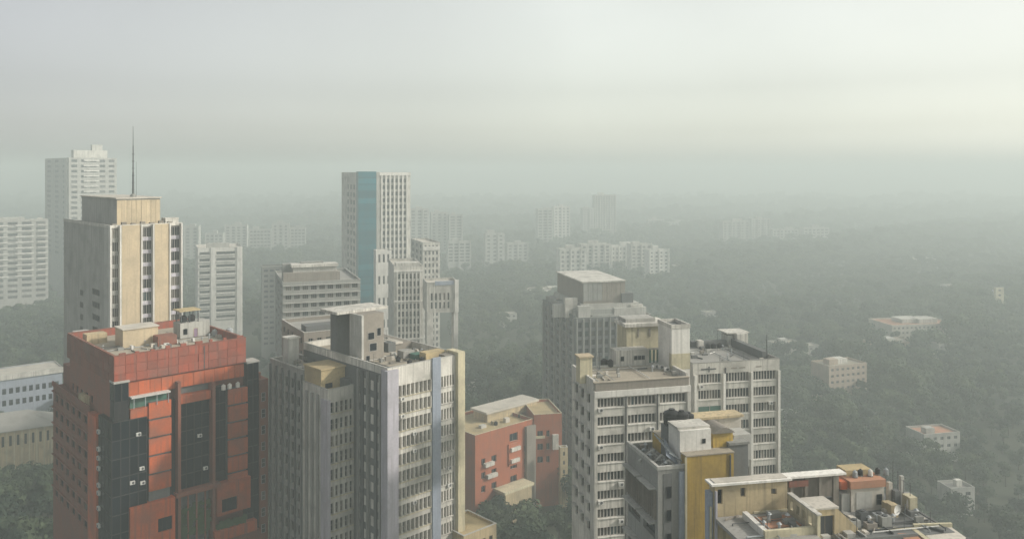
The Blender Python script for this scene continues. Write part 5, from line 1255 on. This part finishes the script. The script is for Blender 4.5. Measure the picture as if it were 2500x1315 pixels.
#EOF3
# ---------------------------------------------------------------- trees
def crown_mesh(seed, rx=4.6, h=9.5, n=1500):
    q = random.Random(seed); mb = MB()
    lobes = []
    for k in range(q.randint(9, 13)):
        a = q.uniform(0, 6.28); rr = rx*q.uniform(0.1, 0.72); zz = h*q.uniform(0.42, 0.86)
        lobes.append((rr*math.cos(a), rr*math.sin(a), zz, q.uniform(1.3, 2.5)*rx/4.6, q.uniform(0.9, 1.7)*rx/4.6))
    lobes.append((0, 0, h*0.8, 2.2*rx/4.6, 1.7*rx/4.6))
    for i in range(n):
        cx, cy, cz, r, rz_ = q.choice(lobes)
        th = q.uniform(0, 6.283); ph = math.acos(q.uniform(-0.75, 1)); k = q.uniform(0.72, 1.06)
        d = Vector((math.sin(ph)*math.cos(th), math.sin(ph)*math.sin(th), math.cos(ph)))
        p = Vector((cx+d.x*r*k, cy+d.y*r*k, cz+d.z*rz_*k))
        nrm = (d+Vector((q.uniform(-.8, .8), q.uniform(-.8, .8), q.uniform(-.3, .9)))).normalized()
        a = nrm.orthogonal().normalized(); c = nrm.cross(a); s_ = q.uniform(0.22, 0.52); t_ = s_*q.uniform(0.5, 0.9)
        ang = q.uniform(0, 6.28); a, c = a*math.cos(ang)+c*math.sin(ang), c*math.cos(ang)-a*math.sin(ang)
        mb.quad(p-a*s_, p-c*t_, p+a*s_, p+c*t_)
    return mb.mesh('crown', [M['leaf']])
def trunk_mesh(seed, h=9.5, rx=4.6):
    q = random.Random(seed); mb = MB()
    mb.tube((0, 0, -0.3), (0.1, 0.05, h*0.4), 0.32, 0.2, 7)
    for k in range(5):
        a = 1.256*k+q.uniform(-.3, .3); mb.tube((0.1, 0.05, h*0.36), (rx*0.55*math.cos(a), rx*0.55*math.sin(a), h*q.uniform(.6, .78)), 0.14, 0.05, 5)
    return mb.mesh('trunk', [M['bark']])
kinds = [(4.6, 9.5), (5.4, 9.0), (3.6, 10.5), (4.9, 12.0), (4.2, 8.0)]
CR = [crown_mesh(40+i, rx, h) for i, (rx, h) in enumerate(kinds)]
TR = [trunk_mesh(60+i, h, rx) for i, (rx, h) in enumerate(kinds)]
KIND = ['rounded dark green tree', 'broad low-crowned dark green tree', 'narrow upright dark green tree', 'tall dark green tree', 'small bushy green tree']
def blocked(x, y, m=1.8):
    for f in FOOT:
        dx, dy = x-f.cx, y-f.cy
        a = dx*f.u[0]+dy*f.u[1]; c = dx*f.w[0]+dy*f.w[1]
        if -m < a < f.W+m and -m < c < f.D+m: return True
    return False
SIL = []
for f in FOOT:
    pts = [(0, 0), (f.W, 0), (f.W, f.D), (0, f.D)]
    X = [CXP+FPX*f.world(a, c).x/f.world(a, c).y for a, c in pts]; dd = [f.dep(a, c) for a, c in pts]
    SIL.append((min(X), max(X), min(dd), HZ+(CAM_H-f.top)*FPX/(max(dd) if f.top < CAM_H else min(dd))))
def hidden(X, Yt, d, r):
    return any(d > s[2]+3 and s[0] < X-r and X+r < s[1] and Yt > s[3]+4 for s in SIL)
q = random.Random(21)
cand = []
d = 240.0
while d < 3400:
    step = 8.8 if d < 900 else 8.8+(d-900)*0.008
    half = d*0.66
    n = int(2*half/step)
    for k in range(n):
        x = -half+2*half*(k+q.uniform(0, 1))/n; y = d+q.uniform(-.5, .5)*step
        if blocked(x, y): continue
        kd = q.randrange(5); hf = 0.5+0.25*math.sin(x*0.031+1.3)*math.cos(y*0.027)+0.25*math.sin(x*0.011-y*0.013)
        if q.random() > 0.80+0.4*hf: continue
        s_ = (0.5+0.75*hf)*q.choice((q.uniform(0.65, 1.0), q.uniform(1.0, 1.25), q.uniform(1.3, 1.75)))*(1.12 if d < 900 else 1.12+(d-900)*0.0006)
        X = CXP+FPX*x/y; Yt = HZ+(CAM_H-kinds[kd][1]*s_)*FPX/y
        cand.append((x, y, kd, s_, X, Yt))
    d += step
for f in HOUSES:                               # trees standing close against the houses
    for k in range(max(2, int(f.W/6))):
        p_ = f.world(f.W*q.uniform(-0.15, 1.15), -q.uniform(3.0, 6.5)); kd = q.randrange(5); s_ = min(2.0, f.top*q.uniform(0.3, 0.66)/kinds[kd][1])
        cand.append((p_.x, p_.y, kd, s_, CXP+FPX*p_.x/p_.y, HZ+(CAM_H-kinds[kd][1]*s_)*FPX/p_.y))
vis = [c for c in cand if -40 < c[4] < 2540 and c[5] < 1318 and not (1130 < c[4] < 1400 and c[1] < 306 and c[5] < 1186) and not hidden(c[4], c[5], c[1], kinds[c[2]][0]*c[3]*FPX/c[1]*0.8)]
vis.sort(key=lambda c: c[1])
near = vis[:300]; rest = vis[300:]
def where(X, d):
    if X < 160: return 'below the cream hall'
    if X < 700: return 'in the gap beside the red tower'
    if X < 1135: return 'behind the stepped offices'
    if X < 1400: return 'around the red brick block' if d > 285 else 'between stepped offices and white office'
    if X < 1900: return 'behind the white offices'
    if X < 2120: return 'in the wood beyond the white offices'
    if X < 2300: return 'in the wood above the beige terrace'
    return 'in the wood at the frame edge'
for x, y, kd, s_, X, Yt in near:
    w_ = where(X, y)
    t = empty('tree', '%s %s' % (KIND[kd], w_), 'tree', (x, y, 0), q.uniform(0, 6.28), '%ss %s' % (KIND[kd], w_))
    t.scale = (s_, s_, s_*q.uniform(.9, 1.12))
    link('crown', CR[kd], t); link('trunk', TR[kd], t)
# the wood beyond: one mass, crowns spread over points
me = bpy.data.meshes.new('woodland'); me.from_pydata([(c[0], c[1], 0) for c in rest], [], [])
at = me.attributes.new('size', 'FLOAT', 'POINT'); at.data.foreach_set('value', [c[3] for c in rest])
wood = tag(link('woodland', me), 'dark green wood stretching away into the haze', 'woodland', kind='stuff')
ng = bpy.data.node_groups.new('woodland', 'GeometryNodeTree')
ng.interface.new_socket('Geometry', in_out='INPUT', socket_type='NodeSocketGeometry'); ng.interface.new_socket('Geometry', in_out='OUTPUT', socket_type='NodeSocketGeometry')
gi = ng.nodes.new('NodeGroupInput'); go = ng.nodes.new('NodeGroupOutput'); gl_ = ng.links.new
srcs = {}
for o in COL.objects:
    if o.type == 'MESH' and o.data in CR and CR.index(o.data) not in srcs: srcs[CR.index(o.data)] = o
jn = ng.nodes.new('GeometryNodeJoinGeometry')
for k in sorted(srcs):
    inf = ng.nodes.new('GeometryNodeObjectInfo'); inf.transform_space = 'ORIGINAL'; inf.inputs['Object'].default_value = srcs[k]; inf.inputs['As Instance'].default_value = False
    tr = ng.nodes.new('GeometryNodeGeometryToInstance')
    gl_(inf.outputs['Geometry'], tr.inputs[0]); gl_(tr.outputs[0], jn.inputs[0])
iop = ng.nodes.new('GeometryNodeInstanceOnPoints'); iop.inputs['Pick Instance'].default_value = True
ri = ng.nodes.new('FunctionNodeRandomValue'); ri.data_type = 'INT'; ri.inputs[4].default_value = 0; ri.inputs[5].default_value = len(srcs)-1
rr = ng.nodes.new('FunctionNodeRandomValue'); rr.data_type = 'FLOAT'; rr.inputs[2].default_value = 0; rr.inputs[3].default_value = 6.283; rr.inputs['Seed'].default_value = 4
cx = ng.nodes.new('ShaderNodeCombineXYZ'); na = ng.nodes.new('GeometryNodeInputNamedAttribute'); na.data_type = 'FLOAT'; na.inputs[0].default_value = 'size'
gl_(gi.outputs[0], iop.inputs['Points']); gl_(jn.outputs[0], iop.inputs['Instance']); gl_(ri.outputs[2], iop.inputs['Instance Index'])
gl_(rr.outputs[1], cx.inputs[2]); gl_(cx.outputs[0], iop.inputs['Rotation']); gl_(na.outputs[0], iop.inputs['Scale'])
gl_(iop.outputs[0], go.inputs[0])
md = wood.modifiers.new('woodland', 'NODES'); md.node_group = ng
print('trees', len(near), 'woodland', len(rest), 'last near d', near[-1][1] if near else 0)

# ---------------------------------------------------------------- haze
HAZE_DENSITY = 0.00092
mb = MB(); mb.box(-7300, 7300, -900, 9300, -1.0, 158.0)
hz = tag(mb.mesh and mb.build('haze', bpy.data.materials.new('haze_air')), 'pale haze lying over the city', 'haze', kind='stuff')
hm = hz.data.materials[0]; hm.use_nodes = True; t = hm.node_tree; t.nodes.clear()
pv = t.nodes.new('ShaderNodeVolumePrincipled'); mo = t.nodes.new('ShaderNodeOutputMaterial')
pv.inputs['Color'].default_value = (0.675, 0.742, 0.735, 1); pv.inputs['Density'].default_value = HAZE_DENSITY; pv.inputs['Anisotropy'].default_value = 0.1
t.links.new(pv.outputs[0], mo.inputs['Volume'])
